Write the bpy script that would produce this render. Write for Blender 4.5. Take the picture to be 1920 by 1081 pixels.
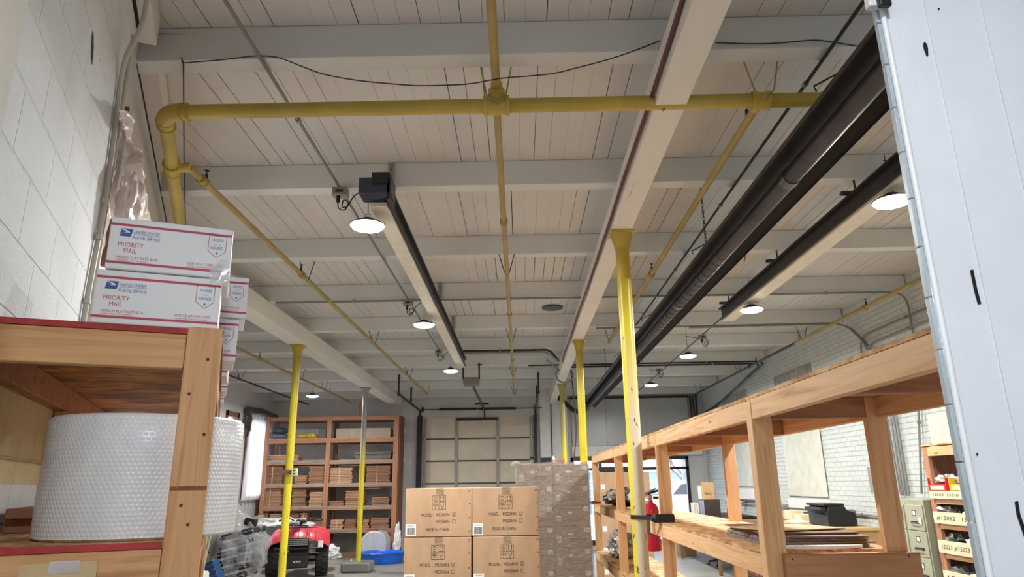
import bpy, bmesh, math, random
from mathutils import Vector, Matrix, noise
random.seed(7)
R = math.radians
PI = math.pi
for o in list(bpy.data.objects):
    bpy.data.objects.remove(o)
C = bpy.context.scene.collection

# ------------------------------------------------------------------ camera, world, exposure
CAM_H = 1.7
FPX = 1286.0
AX = ((0.99981821, 0.01754425, -0.00746673), (0.01196929, -0.27267538, 0.96203164), (-0.01484213, 0.96194612, 0.2728358))
cam_d = bpy.data.cameras.new('camera'); cam = bpy.data.objects.new('camera', cam_d); C.objects.link(cam)
cam_d.sensor_fit = 'HORIZONTAL'; cam_d.sensor_width = 36.0; cam_d.lens = FPX / 1920 * 36
cam_d.clip_start = 0.05; cam_d.clip_end = 300
cam.matrix_world = Matrix(((AX[0][0], AX[0][1], -AX[0][2], 0), (AX[1][0], AX[1][1], -AX[1][2], 0), (AX[2][0], AX[2][1], -AX[2][2], CAM_H), (0, 0, 0, 1)))
sc = bpy.context.scene
sc.camera = cam
sc.view_settings.view_transform = 'Standard'; sc.view_settings.look = 'None'; sc.view_settings.gamma = 1; sc.view_settings.use_curve_mapping = False
sc.view_settings.exposure = 0.42
w_ = bpy.data.worlds.new('world'); sc.world = w_; w_.use_nodes = True
w_.node_tree.nodes['Background'].inputs[0].default_value = (0.80, 0.88, 1.0, 1)
w_.node_tree.nodes['Background'].inputs[1].default_value = 3.0
LAMP_W = 95.0       # each high bay lamp, watts of its disc
NEAR_W = 36.0        # lamp in the doorway room behind the camera
try:
    sc.cycles.max_bounces = 8; sc.cycles.diffuse_bounces = 6; sc.cycles.transparent_max_bounces = 10
    sc.cycles.sample_clamp_indirect = 8
except Exception: pass

def at(x, y, X=None, Y=None, Z=None):
    """measured point of the photograph (1920x1081) on the plane X=, Y= or Z= of the room"""
    c = (x - 960, 540.5 - y, FPX)
    d = Vector([sum(AX[i][j] * c[j] for j in range(3)) for i in range(3)])
    t = X / d[0] if X is not None else Y / d[1] if Y is not None else (Z - CAM_H) / d[2]
    return Vector((0, 0, CAM_H)) + d * t

# diagonal frame of the left wall: u away from the wall, w along it
TH = R(23.2); UX = Vector((math.cos(TH), math.sin(TH), 0)); WX = Vector((-math.sin(TH), math.cos(TH), 0))
def D(u, w, z): return UX * u + WX * w + Vector((0, 0, z))
DM = Matrix.Rotation(TH, 4, 'Z')     # local x,y -> u,w

# ------------------------------------------------------------------ materials
def lin(c):
    return tuple(((v / 255) / 12.92 if v / 255 <= .04045 else ((v / 255 + .055) / 1.055) ** 2.4) for v in c) + (1,)
class NT:
    def __init__(s, name):
        s.m = bpy.data.materials.new(name); s.m.use_nodes = True; s.t = s.m.node_tree; s.b = s.t.nodes['Principled BSDF']
    def n(s, ty, **k):
        q = s.t.nodes.new(ty)
        for a, v in k.items(): setattr(q, a, v)
        return q
    def l(s, a, b): s.t.links.new(a, b)
    def coord(s, scale=(1, 1, 1), rnd=True, swap=None):
        tc = s.n('ShaderNodeTexCoord'); out = tc.outputs['Object']
        if swap:
            sp = s.n('ShaderNodeSeparateXYZ'); cb = s.n('ShaderNodeCombineXYZ'); s.l(out, sp.inputs[0])
            for i, a in enumerate(swap): s.l(sp.outputs['XYZ'.index(a)], cb.inputs[i])
            out = cb.outputs[0]
        if rnd:
            oi = s.n('ShaderNodeObjectInfo'); mu = s.n('ShaderNodeMath', operation='MULTIPLY'); s.l(oi.outputs['Random'], mu.inputs[0]); mu.inputs[1].default_value = 23
            ad = s.n('ShaderNodeVectorMath', operation='ADD'); s.l(out, ad.inputs[0]); s.l(mu.outputs[0], ad.inputs[1]); out = ad.outputs[0]
        mp = s.n('ShaderNodeMapping'); mp.inputs['Scale'].default_value = scale; s.l(out, mp.inputs[0])
        return mp.outputs[0]
    def noise(s, vec, sc=5, det=4, rough=.5, dist=0):
        q = s.n('ShaderNodeTexNoise'); q.inputs['Scale'].default_value = sc; q.inputs['Detail'].default_value = det; q.inputs['Roughness'].default_value = rough; q.inputs['Distortion'].default_value = dist
        s.l(vec, q.inputs['Vector']); return q.outputs[0]
    def ramp(s, f, stops):
        q = s.n('ShaderNodeValToRGB'); e = q.color_ramp.elements
        while len(e) < len(stops): e.new(.5)
        for el, (p, c) in zip(e, stops): el.position = p; el.color = c if len(c) == 4 else lin(c)
        s.l(f, q.inputs[0]); return q.outputs[0]
    def mix(s, f, a, b, mode='MIX'):
        q = s.n('ShaderNodeMix', data_type='RGBA', blend_type=mode)
        if hasattr(f, 'node'): s.l(f, q.inputs[0])
        else: q.inputs[0].default_value = f
        for v, i in ((a, 6), (b, 7)):
            if hasattr(v, 'node'): s.l(v, q.inputs[i])
            else: q.inputs[i].default_value = v
        return q.outputs[2]
    def bump(s, h, st=.3, d=.01):
        q = s.n('ShaderNodeBump'); q.inputs['Strength'].default_value = st; q.inputs['Distance'].default_value = d; s.l(h, q.inputs['Height']); s.l(q.outputs[0], s.b.inputs['Normal']); return q
    def col(s, c):
        if hasattr(c, 'node'): s.l(c, s.b.inputs['Base Color'])
        else: s.b.inputs['Base Color'].default_value = c
    def r(s, v): s.b.inputs['Roughness'].default_value = v; return s
_m = {}
def cached(f):
    def g(*a):
        k = (f.__name__,) + a
        if k not in _m: _m[k] = f(*a)
        return _m[k]
    return g
@cached
def paint(name, c, rough=.5, var=.06, metal=0.0, bs=.08, scale=6):
    n = NT(name); v = n.noise(n.coord(), scale, 5, .6)
    a = tuple(max(0, x * (1 - var)) for x in c); b = tuple(min(255, x * (1 + var)) for x in c)
    n.col(n.ramp(v, [(.3, a), (.7, b)])); n.r(rough); n.b.inputs['Metallic'].default_value = metal
    if bs: n.bump(n.noise(n.coord(), scale * 12, 3), bs, .004)
    return n.m
@cached
def wood(axis, tone='pine'):
    n = NT('wood_' + tone + '_' + axis)
    s = {'x': (.9, 16, 16), 'y': (16, .9, 16), 'z': (16, 16, .9)}[axis]
    pal = {'pine': ((232, 184, 136), (216, 164, 114), (182, 126, 80)), 'light': ((236, 194, 148), (222, 176, 126), (188, 136, 90)),
           'dark': ((150, 104, 78), (122, 80, 58), (88, 54, 38)), 'old': ((146, 110, 84), (118, 84, 62), (82, 56, 42)), 'red': ((184, 134, 102), (162, 112, 82), (122, 80, 56)), 'brown': ((196, 146, 106), (174, 122, 82), (120, 80, 54)), 'grey': ((168, 160, 150), (140, 130, 120), (104, 92, 82))}[tone]
    co = n.coord(s); f = n.noise(co, 1.6, 5, .62, 1.2)
    base = n.ramp(f, [(.25, pal[2]), (.45, pal[1]), (.7, pal[0])])
    s2 = {'x': (2.2, 9, 9), 'y': (9, 2.2, 9), 'z': (9, 9, 2.2)}[axis]
    vo = n.n('ShaderNodeTexVoronoi'); vo.inputs['Scale'].default_value = 1.0; n.l(n.coord(s2), vo.inputs['Vector'])
    kn = n.ramp(vo.outputs['Distance'], [(.05, (1, 1, 1, 1)), (.11, (0, 0, 0, 1))])
    n.col(n.mix(kn, base, lin((132, 78, 50)))); n.r(.62); n.bump(f, .12, .004)
    return n.m
@cached
def osb():
    n = NT('osb_board'); co = n.coord((1, 1, 1)); v = n.n('ShaderNodeTexVoronoi'); v.inputs['Scale'].default_value = 24; v.inputs['Randomness'].default_value = 1
    mp = n.coord((1.0, .35, 1)); ns = n.noise(mp, 9, 4, .6, 2.5); n.l(n.coord((1, .4, 1)), v.inputs['Vector'])
    c = n.ramp(v.outputs['Color'], [(.1, (176, 132, 84)), (.5, (206, 164, 112)), (.9, (226, 190, 140))])
    d = n.ramp(ns, [(.36, (186, 150, 116)), (.55, (255, 255, 255))])
    n.col(n.mix(.75, c, d, 'MULTIPLY')); n.r(.7); n.bump(v.outputs['Distance'], .2, .003); return n.m
@cached
def osb_face():
    n = NT('stained_osb_board'); v = n.n('ShaderNodeTexVoronoi'); v.inputs['Scale'].default_value = 1; n.l(n.coord((14, 60, 40)), v.inputs['Vector'])
    c = n.ramp(v.outputs['Color'], [(.1, (128, 84, 48)), (.5, (166, 114, 64)), (.9, (196, 146, 90))])
    st = n.ramp(n.noise(n.coord(), 3.2, 4, .6), [(.42, (120, 70, 62)), (.56, (255, 255, 255))])
    n.col(n.mix(.8, c, st, 'MULTIPLY')); n.r(.7); n.bump(v.outputs['Distance'], .3, .004); return n.m
@cached
def cardboard(c=(188, 148, 108)):
    n = NT('cardboard'); f = n.noise(n.coord((3, 3, 1)), 2.5, 5, .6); g = n.noise(n.coord((60, 60, 2)), 1, 2)
    a = n.ramp(f, [(.3, tuple(v * .93 for v in c)), (.7, tuple(v * 1.04 for v in c))]); n.col(a); n.r(.75); n.bump(g, .08, .002); return n.m
@cached
def emis(name, c, st):
    n = NT(name); n.b.inputs['Emission Color'].default_value = lin(c); n.b.inputs['Emission Strength'].default_value = st; n.col(lin(c)); return n.m
@cached
def masonry(name, c, bw, bh, mortar, bst, rough=.6, rb=.25, crack=0.0):
    n = NT(name); co = n.coord((1, 1, 1), False, 'XZY')
    w = n.noise(n.coord((1, 1, 1), False), 3.0, 3); 
    b = n.n('ShaderNodeTexBrick'); b.inputs['Scale'].default_value = 1; b.inputs['Brick Width'].default_value = bw; b.inputs['Row Height'].default_value = bh
    b.inputs['Mortar Size'].default_value = mortar; b.inputs['Mortar Smooth'].default_value = .6; b.inputs['Bias'].default_value = 0
    ns = n.n('ShaderNodeTexNoise'); ns.inputs['Scale'].default_value = 7; n.l(co, ns.inputs['Vector'])
    vm = n.n('ShaderNodeVectorMath', operation='SCALE'); n.l(ns.outputs['Color'], vm.inputs[0]); vm.inputs['Scale'].default_value = mortar * 1.1
    va = n.n('ShaderNodeVectorMath', operation='ADD'); n.l(co, va.inputs[0]); n.l(vm.outputs[0], va.inputs[1]); n.l(va.outputs[0], b.inputs['Vector'])
    inv = n.n('ShaderNodeMath', operation='SUBTRACT'); inv.inputs[0].default_value = 1; n.l(b.outputs['Fac'], inv.inputs[1])
    fine = n.noise(n.coord((1, 1, 1), False), 70, 3); mu = n.n('ShaderNodeMath', operation='MULTIPLY_ADD'); n.l(fine, mu.inputs[0]); mu.inputs[1].default_value = rb; n.l(inv.outputs[0], mu.inputs[2])
    n.bump(mu.outputs[0], bst, .02)
    base = n.ramp(w, [(.3, tuple(v * .95 for v in c)), (.7, c)])
    if crack:
        k = n.noise(n.coord((1, 1, 1), False), 14, 5, .7); kk = n.ramp(k, [(.56, (0, 0, 0, 1)), (.62, (1, 1, 1, 1))]); m2 = n.n('ShaderNodeMath', operation='MULTIPLY'); n.l(b.outputs['Fac'], m2.inputs[0]); n.l(kk, m2.inputs[1])
        m3 = n.n('ShaderNodeMath', operation='MULTIPLY'); n.l(m2.outputs[0], m3.inputs[0]); m3.inputs[1].default_value = crack; base = n.mix(m3.outputs[0], base, lin((110, 100, 92)))
    n.col(base); n.r(rough); return n.m
@cached
def ceilpaint(name, c, axis='x', crackc=(90, 80, 74)):
    n = NT(name); s = {'x': (.5, 10, 10), 'y': (10, .5, 10)}[axis]
    f = n.noise(n.coord(s), 1.5, 5, .65); g = n.noise(n.coord(), 1.2, 3)
    a = n.ramp(g, [(.3, tuple(v * .95 for v in c)), (.7, c)])
    cr = n.ramp(f, [(.68, (0, 0, 0, 1)), (.74, (.5, .5, .5, 1))]); n.col(n.mix(cr, a, lin(crackc))); n.r(.7); n.bump(f, .25, .004); return n.m
@cached
def yellow(c=(226, 208, 40), chip=.62, dirt=(92, 84, 52), rough=.38):
    n = NT('yellow_paint'); co = n.coord((1, 1, .35)); f = n.noise(co, 20, 4, .6); g = n.noise(n.coord((1, 1, .6)), 3, 4)
    a = n.ramp(g, [(.3, tuple(v * .88 for v in c)), (.65, c)]); k = n.ramp(f, [(chip, (0, 0, 0, 1)), (chip + .04, (1, 1, 1, 1))])
    n.col(n.mix(k, a, lin(dirt))); n.r(rough); n.bump(g, .1, .004); return n.m
@cached
def film(name='stretch_film', alpha=.3, c=(235, 235, 238)):
    n = NT(name); f = n.noise(n.coord((1, 1, 3.2)), 7, 6, .65, 2.5)
    n.col(lin(c)); n.r(.16); f2 = n.noise(n.coord((1, 1, 2.2)), 26, 4, .6, 3.0); fm_ = n.n('ShaderNodeMath', operation='MULTIPLY_ADD'); n.l(f2, fm_.inputs[0]); fm_.inputs[1].default_value = .35; n.l(f, fm_.inputs[2]); n.bump(fm_.outputs[0], 1.0, .08)
    g = n.ramp(f, [(.35, (alpha * .7,) * 3 + (1,)), (.68, (min(1, alpha * 2.4),) * 3 + (1,))]); n.l(g, n.b.inputs['Alpha']); return n.m
@cached
def clearfilm(name='clear_film', alpha=.34, c=(226, 228, 232)):
    n = NT(name); f = n.noise(n.coord((1, 1, 1.6)), 4.5, 2, .5, 1.2); n.col(lin(c)); n.r(.14); n.bump(f, .7, .06); n.b.inputs['Alpha'].default_value = alpha; return n.m
@cached
def bubble():
    n = NT('bubble_wrap'); tc = n.n('ShaderNodeTexCoord'); sp = n.n('ShaderNodeSeparateXYZ'); n.l(tc.outputs['Object'], sp.inputs[0])
    def M(op, a, b=None, c=None):
        q = n.n('ShaderNodeMath', operation=op)
        for i, v in enumerate((a, b, c)):
            if v is None: continue
            if hasattr(v, 'node'): n.l(v, q.inputs[i])
            else: q.inputs[i].default_value = v
        return q.outputs[0]
    an = M('ARCTAN2', sp.outputs[1], sp.outputs[0]); uu = M('MULTIPLY', an, .245 / .0125); vv = M('MULTIPLY', sp.outputs[2], 1 / .0108)
    fl = M('FLOOR', vv); par = M('MODULO', M('ABSOLUTE', fl), 2.0); u2 = M('ADD', uu, M('MULTIPLY', par, .5))
    fu = M('SUBTRACT', M('FRACT', u2), .5); fv = M('SUBTRACT', M('FRACT', vv), .5)
    d2 = M('ADD', M('MULTIPLY', fu, fu), M('MULTIPLY', fv, fv)); h = M('MAXIMUM', M('SUBTRACT', .2, d2), 0.0)
    wr = n.noise(n.coord((1, 1, .5)), 9, 4, .6, 1.0); hh = M('MULTIPLY_ADD', wr, .35, M('MULTIPLY', h, 2.4))
    n.bump(hh, .38, .006)
    n.col(n.ramp(wr, [(.3, (228, 232, 240)), (.7, (246, 248, 252))])); n.r(.3); n.b.inputs['Subsurface Weight'].default_value = .15; n.b.inputs['Subsurface Radius'].default_value = (.03, .03, .03)
    return n.m
@cached
def glassm():
    n = NT('window_glass'); n.col((1, 1, 1, 1)); n.r(.02); n.b.inputs['Alpha'].default_value = .08; return n.m
@cached
def concrete(c=(136, 136, 130)):
    n = NT('concrete'); f = n.noise(n.coord(), 1.3, 7, .65); g = n.noise(n.coord(), 40, 3)
    n.col(n.ramp(f, [(.3, tuple(v * .78 for v in c)), (.5, c), (.7, tuple(v * 1.12 for v in c))])); n.r(.45); n.bump(g, .1, .003); return n.m
BLACK = lambda: paint('black_paint', (28, 28, 31), .45)
DSTEEL = lambda: paint('dark_steel', (52, 50, 50), .45, .12, .3)
GALV = lambda: paint('galvanised_steel', (150, 150, 148), .4, .08, .6)
GREYC = lambda: paint('painted_conduit_grey', (128, 125, 122), .5)
CREAM = lambda: paint('cream_paint', (222, 216, 202), .5, .03)
WHITE = lambda: paint('white_paint', (228, 228, 226), .55, .03)
PAPER = lambda: paint('white_paper', (236, 236, 234), .7, .02, 0.0, 0)
INK = lambda: paint('black_ink', (40, 28, 30), .7, .02, 0.0, 0)

# ------------------------------------------------------------------ mesh building
_tx = {}
def textgeo(s, shear=0.0):
    if (s, shear) not in _tx:
        cu = bpy.data.curves.new('t', 'FONT'); cu.body = s; cu.size = 1; cu.shear = shear; cu.resolution_u = 2
        ob = bpy.data.objects.new('t', cu); C.objects.link(ob); bpy.context.view_layer.update()
        me = bpy.data.meshes.new_from_object(ob.evaluated_get(bpy.context.evaluated_depsgraph_get()))
        v = [x.co.copy() for x in me.vertices]; f = [tuple(p.vertices) for p in me.polygons]
        bpy.data.objects.remove(ob); bpy.data.curves.remove(cu); bpy.data.meshes.remove(me)
        x0 = min(p.x for p in v); x1 = max(p.x for p in v); y0 = min(p.y for p in v); y1 = max(p.y for p in v)
        _tx[(s, shear)] = ([Vector(((p.x - x0) / (x1 - x0), (p.y - y0) / (y1 - y0), 0)) for p in v], f)
    return _tx[(s, shear)]
class MB:
    def __init__(s): s.v = []; s.f = []
    def add(s, vs, fs, M=None):
        b = len(s.v); s.v += [(M @ Vector(p)) if M else Vector(p) for p in vs]; s.f += [tuple(i + b for i in f) for f in fs]; return s
    def box(s, x0, x1, y0, y1, z0, z1, M=None):
        vs = [(x, y, z) for x in (x0, x1) for y in (y0, y1) for z in (z0, z1)]
        return s.add(vs, [(0, 1, 3, 2), (4, 6, 7, 5), (0, 4, 5, 1), (2, 3, 7, 6), (0, 2, 6, 4), (1, 5, 7, 3)], M)
    def frame(s, p, q):
        d = (q - p).normalized(); a = Vector((0, 0, 1)) if abs(d.z) < .9 else Vector((1, 0, 0)); x = d.cross(a).normalized(); y = d.cross(x).normalized(); return x, y
    def tube(s, pts, r, n=10, cap=True):
        pts = [Vector(p) for p in pts]; rr = r if isinstance(r, (list, tuple)) else [r] * len(pts); rings = []; b = len(s.v)
        x = None
        for i, p in enumerate(pts):
            d = (pts[min(i + 1, len(pts) - 1)] - pts[max(i - 1, 0)]).normalized()
            if x is None:
                a = Vector((0, 0, 1)) if abs(d.z) < .9 else Vector((1, 0, 0)); x = d.cross(a).normalized()
            else: x = (x - d * x.dot(d)).normalized()
            y = d.cross(x)
            s.v += [p + (x * math.cos(t) + y * math.sin(t)) * rr[i] for t in [2 * PI * k / n for k in range(n)]]
        for i in range(len(pts) - 1):
            for k in range(n): s.f.append((b + i * n + k, b + i * n + (k + 1) % n, b + (i + 1) * n + (k + 1) % n, b + (i + 1) * n + k))
        if cap: s.f.append(tuple(b + k for k in range(n))[::-1]); s.f.append(tuple(b + (len(pts) - 1) * n + k for k in range(n)))
        return s
    def lathe(s, prof, c=(0, 0, 0), n=24, M=None, cap=True):
        b = len(s.v); T = Matrix.Translation(Vector(c)) @ (M or Matrix())
        for r, z in prof: s.v += [T @ Vector((r * math.cos(2 * PI * k / n), r * math.sin(2 * PI * k / n), z)) for k in range(n)]
        for i in range(len(prof) - 1):
            for k in range(n): s.f.append((b + i * n + k, b + i * n + (k + 1) % n, b + (i + 1) * n + (k + 1) % n, b + (i + 1) * n + k))
        if cap: s.f.append(tuple(b + k for k in range(n))[::-1]); s.f.append(tuple(b + (len(prof) - 1) * n + k for k in range(n)))
        return s
    def prism(s, poly, h0, h1, M=None):
        n = len(poly); vs = [(x, y, h0) for x, y in poly] + [(x, y, h1) for x, y in poly]
        return s.add(vs, [tuple(range(n))[::-1], tuple(range(n, 2 * n))] + [(i, (i + 1) % n, n + (i + 1) % n, n + i) for i in range(n)], M)
    def text(s, t, x, y, wd, ht, M, shear=0.0):
        v, f = textgeo(t, shear); return s.add([(x + p.x * wd, y + p.y * ht, 0) for p in v], f, M)
    def rect(s, x0, x1, y0, y1, M, z=0): return s.add([(x0, y0, z), (x1, y0, z), (x1, y1, z), (x0, y1, z)], [(0, 1, 2, 3)], M)
    def blob(s, c, rad, n=18, m=10, amp=.12, fr=6, flat=None, M=None, seed=0):
        b = len(s.v); c = Vector(c)
        for i in range(m + 1):
            ph = PI * i / m
            for k in range(n):
                th = 2 * PI * k / n; d = Vector((math.sin(ph) * math.cos(th), math.sin(ph) * math.sin(th), math.cos(ph)))
                q = 1 + amp * noise.noise(d * fr * .4 + Vector((seed, seed * .7, 0))) * 2 + amp * .6 * noise.noise(d * fr + Vector((seed, 3, 1)))
                p = Vector((d.x * rad[0], d.y * rad[1], d.z * rad[2])) * q
                if flat is not None: p.z = max(p.z, flat)
                if M: p = M.to_3x3() @ p
                s.v.append(c + p)
        for i in range(m):
            for k in range(n): s.f.append((b + i * n + k, b + (i + 1) * n + k, b + (i + 1) * n + (k + 1) % n, b + i * n + (k + 1) % n))
        return s
WM = {}
def finish(name, mb, mat, wm, bevel=0, recalc=True, sharp=.6):
    inv = wm.inverted(); me = bpy.data.meshes.new(name); me.from_pydata([tuple(inv @ v) for v in mb.v], [], mb.f); me.update()
    if recalc:
        bm = bmesh.new(); bm.from_mesh(me); bmesh.ops.recalc_face_normals(bm, faces=bm.faces); bm.to_mesh(me); bm.free()
    me.polygons.foreach_set('use_smooth', [True] * len(me.polygons)); me.set_sharp_from_angle(angle=sharp)
    me.materials.append(mat); o = bpy.data.objects.new(name, me); C.objects.link(o)
    if bevel:
        b = o.modifiers.new('bevel', 'BEVEL'); b.width = bevel; b.segments = 2; b.limit_method = 'ANGLE'; b.angle_limit = R(40)
    return o
def tag(o, label=None, cat=None, group=None, kind=None):
    if label: o['label'] = label
    if cat: o['category'] = cat
    if group: o['group'] = group
    if kind: o['kind'] = kind
    return o
def thing(name, label, cat, loc=(0, 0, 0), rot=0, group=None):
    o = bpy.data.objects.new(name, None); C.objects.link(o); o.empty_display_size = .1
    o.location = loc; o.rotation_euler = (0, 0, rot); WM[o.name] = Matrix.Translation(Vector(loc)) @ Matrix.Rotation(rot, 4, 'Z')
    return tag(o, label, cat, group)
def obj(name, mb, mat, parent=None, bevel=0, label=None, sharp=.6, recalc=True):
    if parent is not None:
        wm = WM[parent.name]; o = finish(name, mb, mat, wm, bevel, recalc, sharp); o.parent = parent; WM[o.name] = wm
    else:
        lo = [min(v[i] for v in mb.v) for i in range(3)]; hi = [max(v[i] for v in mb.v) for i in range(3)]
        wm = Matrix.Translation(((lo[0] + hi[0]) / 2, (lo[1] + hi[1]) / 2, lo[2])); o = finish(name, mb, mat, wm, bevel, recalc, sharp); o.matrix_world = wm; o.location = wm.translation; WM[o.name] = wm
    if label: o['label'] = label
    return o
def islands(mb):
    par = list(range(len(mb.v)))
    def fd(a):
        while par[a] != a: par[a] = par[par[a]]; a = par[a]
        return a
    for f in mb.f:
        for i in f[1:]: par[fd(i)] = fd(f[0])
    out = {}; idx = {}
    for i, v in enumerate(mb.v):
        r = fd(i); m = out.setdefault(r, MB()); idx[i] = len(m.v); m.v.append(v)
    for f in mb.f: out[fd(f[0])].f.append(tuple(idx[i] for i in f))
    return [m for m in out.values() if m.f]
def objs(name, mb, mat, parent, bevel=0, label=None, sharp=.6):
    return [obj(name, m, mat, parent, bevel, label, sharp) for m in islands(mb)]
def struct(name, mb, mat, parent=None, bevel=0):
    o = obj(name, mb, mat, parent, bevel)
    if parent is None: o['kind'] = 'structure'
    return o
def kids(o): return [c for c in bpy.data.objects if c.parent == o]
def dup(root, loc, rotz=None, label=None, group=None):
    ch = {}
    def cp(o, par):
        c = o.copy(); C.objects.link(c)
        if par is not None: c.parent = par
        for k in kids(o): cp(k, c) if k != c else None
        return c
    r = cp(root, None); r.location = loc
    if rotz is not None: r.rotation_euler = (0, 0, rotz)
    if label: r['label'] = label
    if group: r['group'] = group
    WM[r.name] = Matrix.Translation(Vector(loc)) @ Matrix.Rotation(r.rotation_euler.z, 4, 'Z')
    return r
def arc(p0, p1, p2, n=6):
    p0, p1, p2 = map(Vector, (p0, p1, p2)); return [(1 - t) ** 2 * p0 + 2 * t * (1 - t) * p1 + t * t * p2 for t in [i / n for i in range(n + 1)]]
def bent(pts, r):
    """polyline with rounded corners"""
    pts = [Vector(p) for p in pts]; out = [pts[0]]
    for a, b, c in zip(pts, pts[1:], pts[2:]):
        d1 = (a - b); d2 = (c - b); q = min(r, d1.length * .48, d2.length * .48); out += arc(b + d1.normalized() * q, b, b + d2.normalized() * q, 5)
    return out + [pts[-1]]
def plane(o, xdir, zdir):
    """matrix whose local x,y lie on a surface at o; local z points out"""
    x = Vector(xdir).normalized(); y = Vector(zdir).normalized(); z = x.cross(y)
    return Matrix(((x.x, y.x, z.x, o[0]), (x.y, y.y, z.y, o[1]), (x.z, y.z, z.z, o[2]), (0, 0, 0, 1)))

# ------------------------------------------------------------------ room shell
ZD = 4.21; ZJ = 4.0
XR = 5.0; YB = 19.0; XL = -6.75
struct('floor', MB().box(-7.2, 5.2, -3, 19.2, -.1, 0), concrete())
# plank deck: boards with open joints, bay by bay
JY = [-1.9, -.16, 1.58, 3.32, 5.06, 6.79, 8.53, 10.335, 12.025, 13.77, 15.5, 17.25, 18.8]
cm = MB()
for a, b in zip(JY, JY[1:] + [19.05]):
    x = -7.1 + random.random() * .1
    while x < 5.05:
        wd = random.choice([.118, .122, .115]); g = random.choice([.0008, .0012, .002, .004, .0055, .007])
        cm.box(x, x + wd - g, a, b, ZD + random.random() * .002, ZD + .03); x += wd
deck = thing('ceiling', None, None); tag(deck, 'white painted plank ceiling on joists and girders', None, None, 'structure')
obj('plank_deck', cm, ceilpaint('deck_paint', (213, 210, 207), 'y'), deck, recalc=False)
obj('roof_backing', MB().box(-7.2, 5.2, -3, 19.2, ZD + .04, ZD + .1), paint('roof_dark', (24, 20, 18), .9), deck)
JM = ceilpaint('joist_paint', (219, 221, 220), 'x')
for y in JY[:-1]:
    obj('joist', MB().box(-7.0, 4.99, y, y + .125, ZJ, ZD - .001), JM, deck, .004)
obj('joist', MB().box(-7.0, 4.99, 18.8, 18.93, ZJ - .02, ZD - .001), JM, deck, .004)
GM = ceilpaint('girder_paint', (230, 226, 218), 'y')
obj('girder', MB().box(.81, .99, -2.4, 18.95, 3.77, ZJ - .001), GM, deck, .005)
obj('girder', MB().box(-3.48, -3.2, 6.2, 18.95, 3.77, ZJ - .001), GM, deck, .005)
lg = MB(); lg.box(-.64, -.52, .2, 3.72, 4.02, 4.2, DM); lg.box(-.64, -.53, 3.95, 5.45, 4.03, 4.2, DM); lg.box(-.64, -.55, 5.9, 9.4, 4.03, 4.2, DM)
objs('wall_ledger', lg, ceilpaint('ledger_paint', (222, 216, 212), 'y'), deck, .003)
obj('ledger_gap', MB().box(-.645, -.628, 3.9, 7.4, 3.985, 4.02, DM).box(-.60, -.585, .2, 3.6, 4.008, 4.02, DM), paint('gap_dark', (26, 22, 22), .9), deck)
# walls; each one is built lengthwise in its own frame so courses run level
def wall(name, p, rot, L, z1, mat, th=.15, z0=0, holes=()):
    T = Matrix.Translation(Vector(p)) @ Matrix.Rotation(rot, 4, 'Z'); mb = MB(); xs = sorted(holes)
    x = 0
    for (a, b, c, d) in xs:
        mb.box(x, a, 0, th, z0, z1, T); mb.box(a, b, 0, th, z0, c, T); mb.box(a, b, 0, th, d, z1, T); x = b
    mb.box(x, L, 0, th, z0, z1, T)
    o = finish(name, mb, mat, T, 0); o.matrix_world = T; o.location = T.translation; o.rotation_euler = (0, 0, rot); o['kind'] = 'structure'; WM[o.name] = T; return o
CMU = masonry('painted_block_near', (218, 224, 229), .4, .2, .006, .5, .75, .3, .25)
CMU2 = masonry('painted_block', (206, 206, 206), .4, .2, .006, .35, .6, .3)
BRK = masonry('painted_brick', (204, 211, 207), .215, .072, .006, .85, .55, .25, .35)
# left diagonal wall: local x runs along -w so the face looks to +u
p = D(-.6, 3.5, 0); wall('wall_left_near', p - WX * 6.2, R(90) + TH, 6.2, 4.25, CMU, .18)
p = D(-.629, 3.5, 0); wall('wall_left', p, R(90) + TH, 6.08, 4.25, CMU2, .15)
q = D(-.629, 9.58, 0); wall('wall_left_return', (XL, q.y, 0), 0, q.x - XL, 4.25, CMU2, .15)
wl = [( at(425, 760, X=XL).y, 16.62, 1.5, 3.42), (17.15, 18.6, 1.42, 3.42)]
y0 = q.y
wall('wall_left_far', (XL, y0, 0), R(90), 19.15 - y0, 4.25, CMU2, .15, 0, [(a - y0, b - y0, c, d) for a, b, c, d in wl])
wall('wall_right', (XR, YB + .15, 0), R(-90), 22.2, 4.25, BRK, .2)
SX0, SX1 = 1.36, 4.5
DX0, DX1, DZ = -2.63, .37, 3.46
wall('wall_back', (XL - .15, YB, 0), 0, XR - XL + .35, 4.25, masonry('painted_block_back', (210, 208, 206), .4, .2, .005, .3, .6, .3), .15, 0,
     [(DX0 - XL + .15, DX1 - XL + .15, 0.001, DZ), (SX0 - XL + .15, SX1 - XL + .15, .12, 2.33)])
wall('wall_behind_camera', (XR + .2, -2.9, 0), R(180), 7.4, 4.25, CMU, .15)
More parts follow.
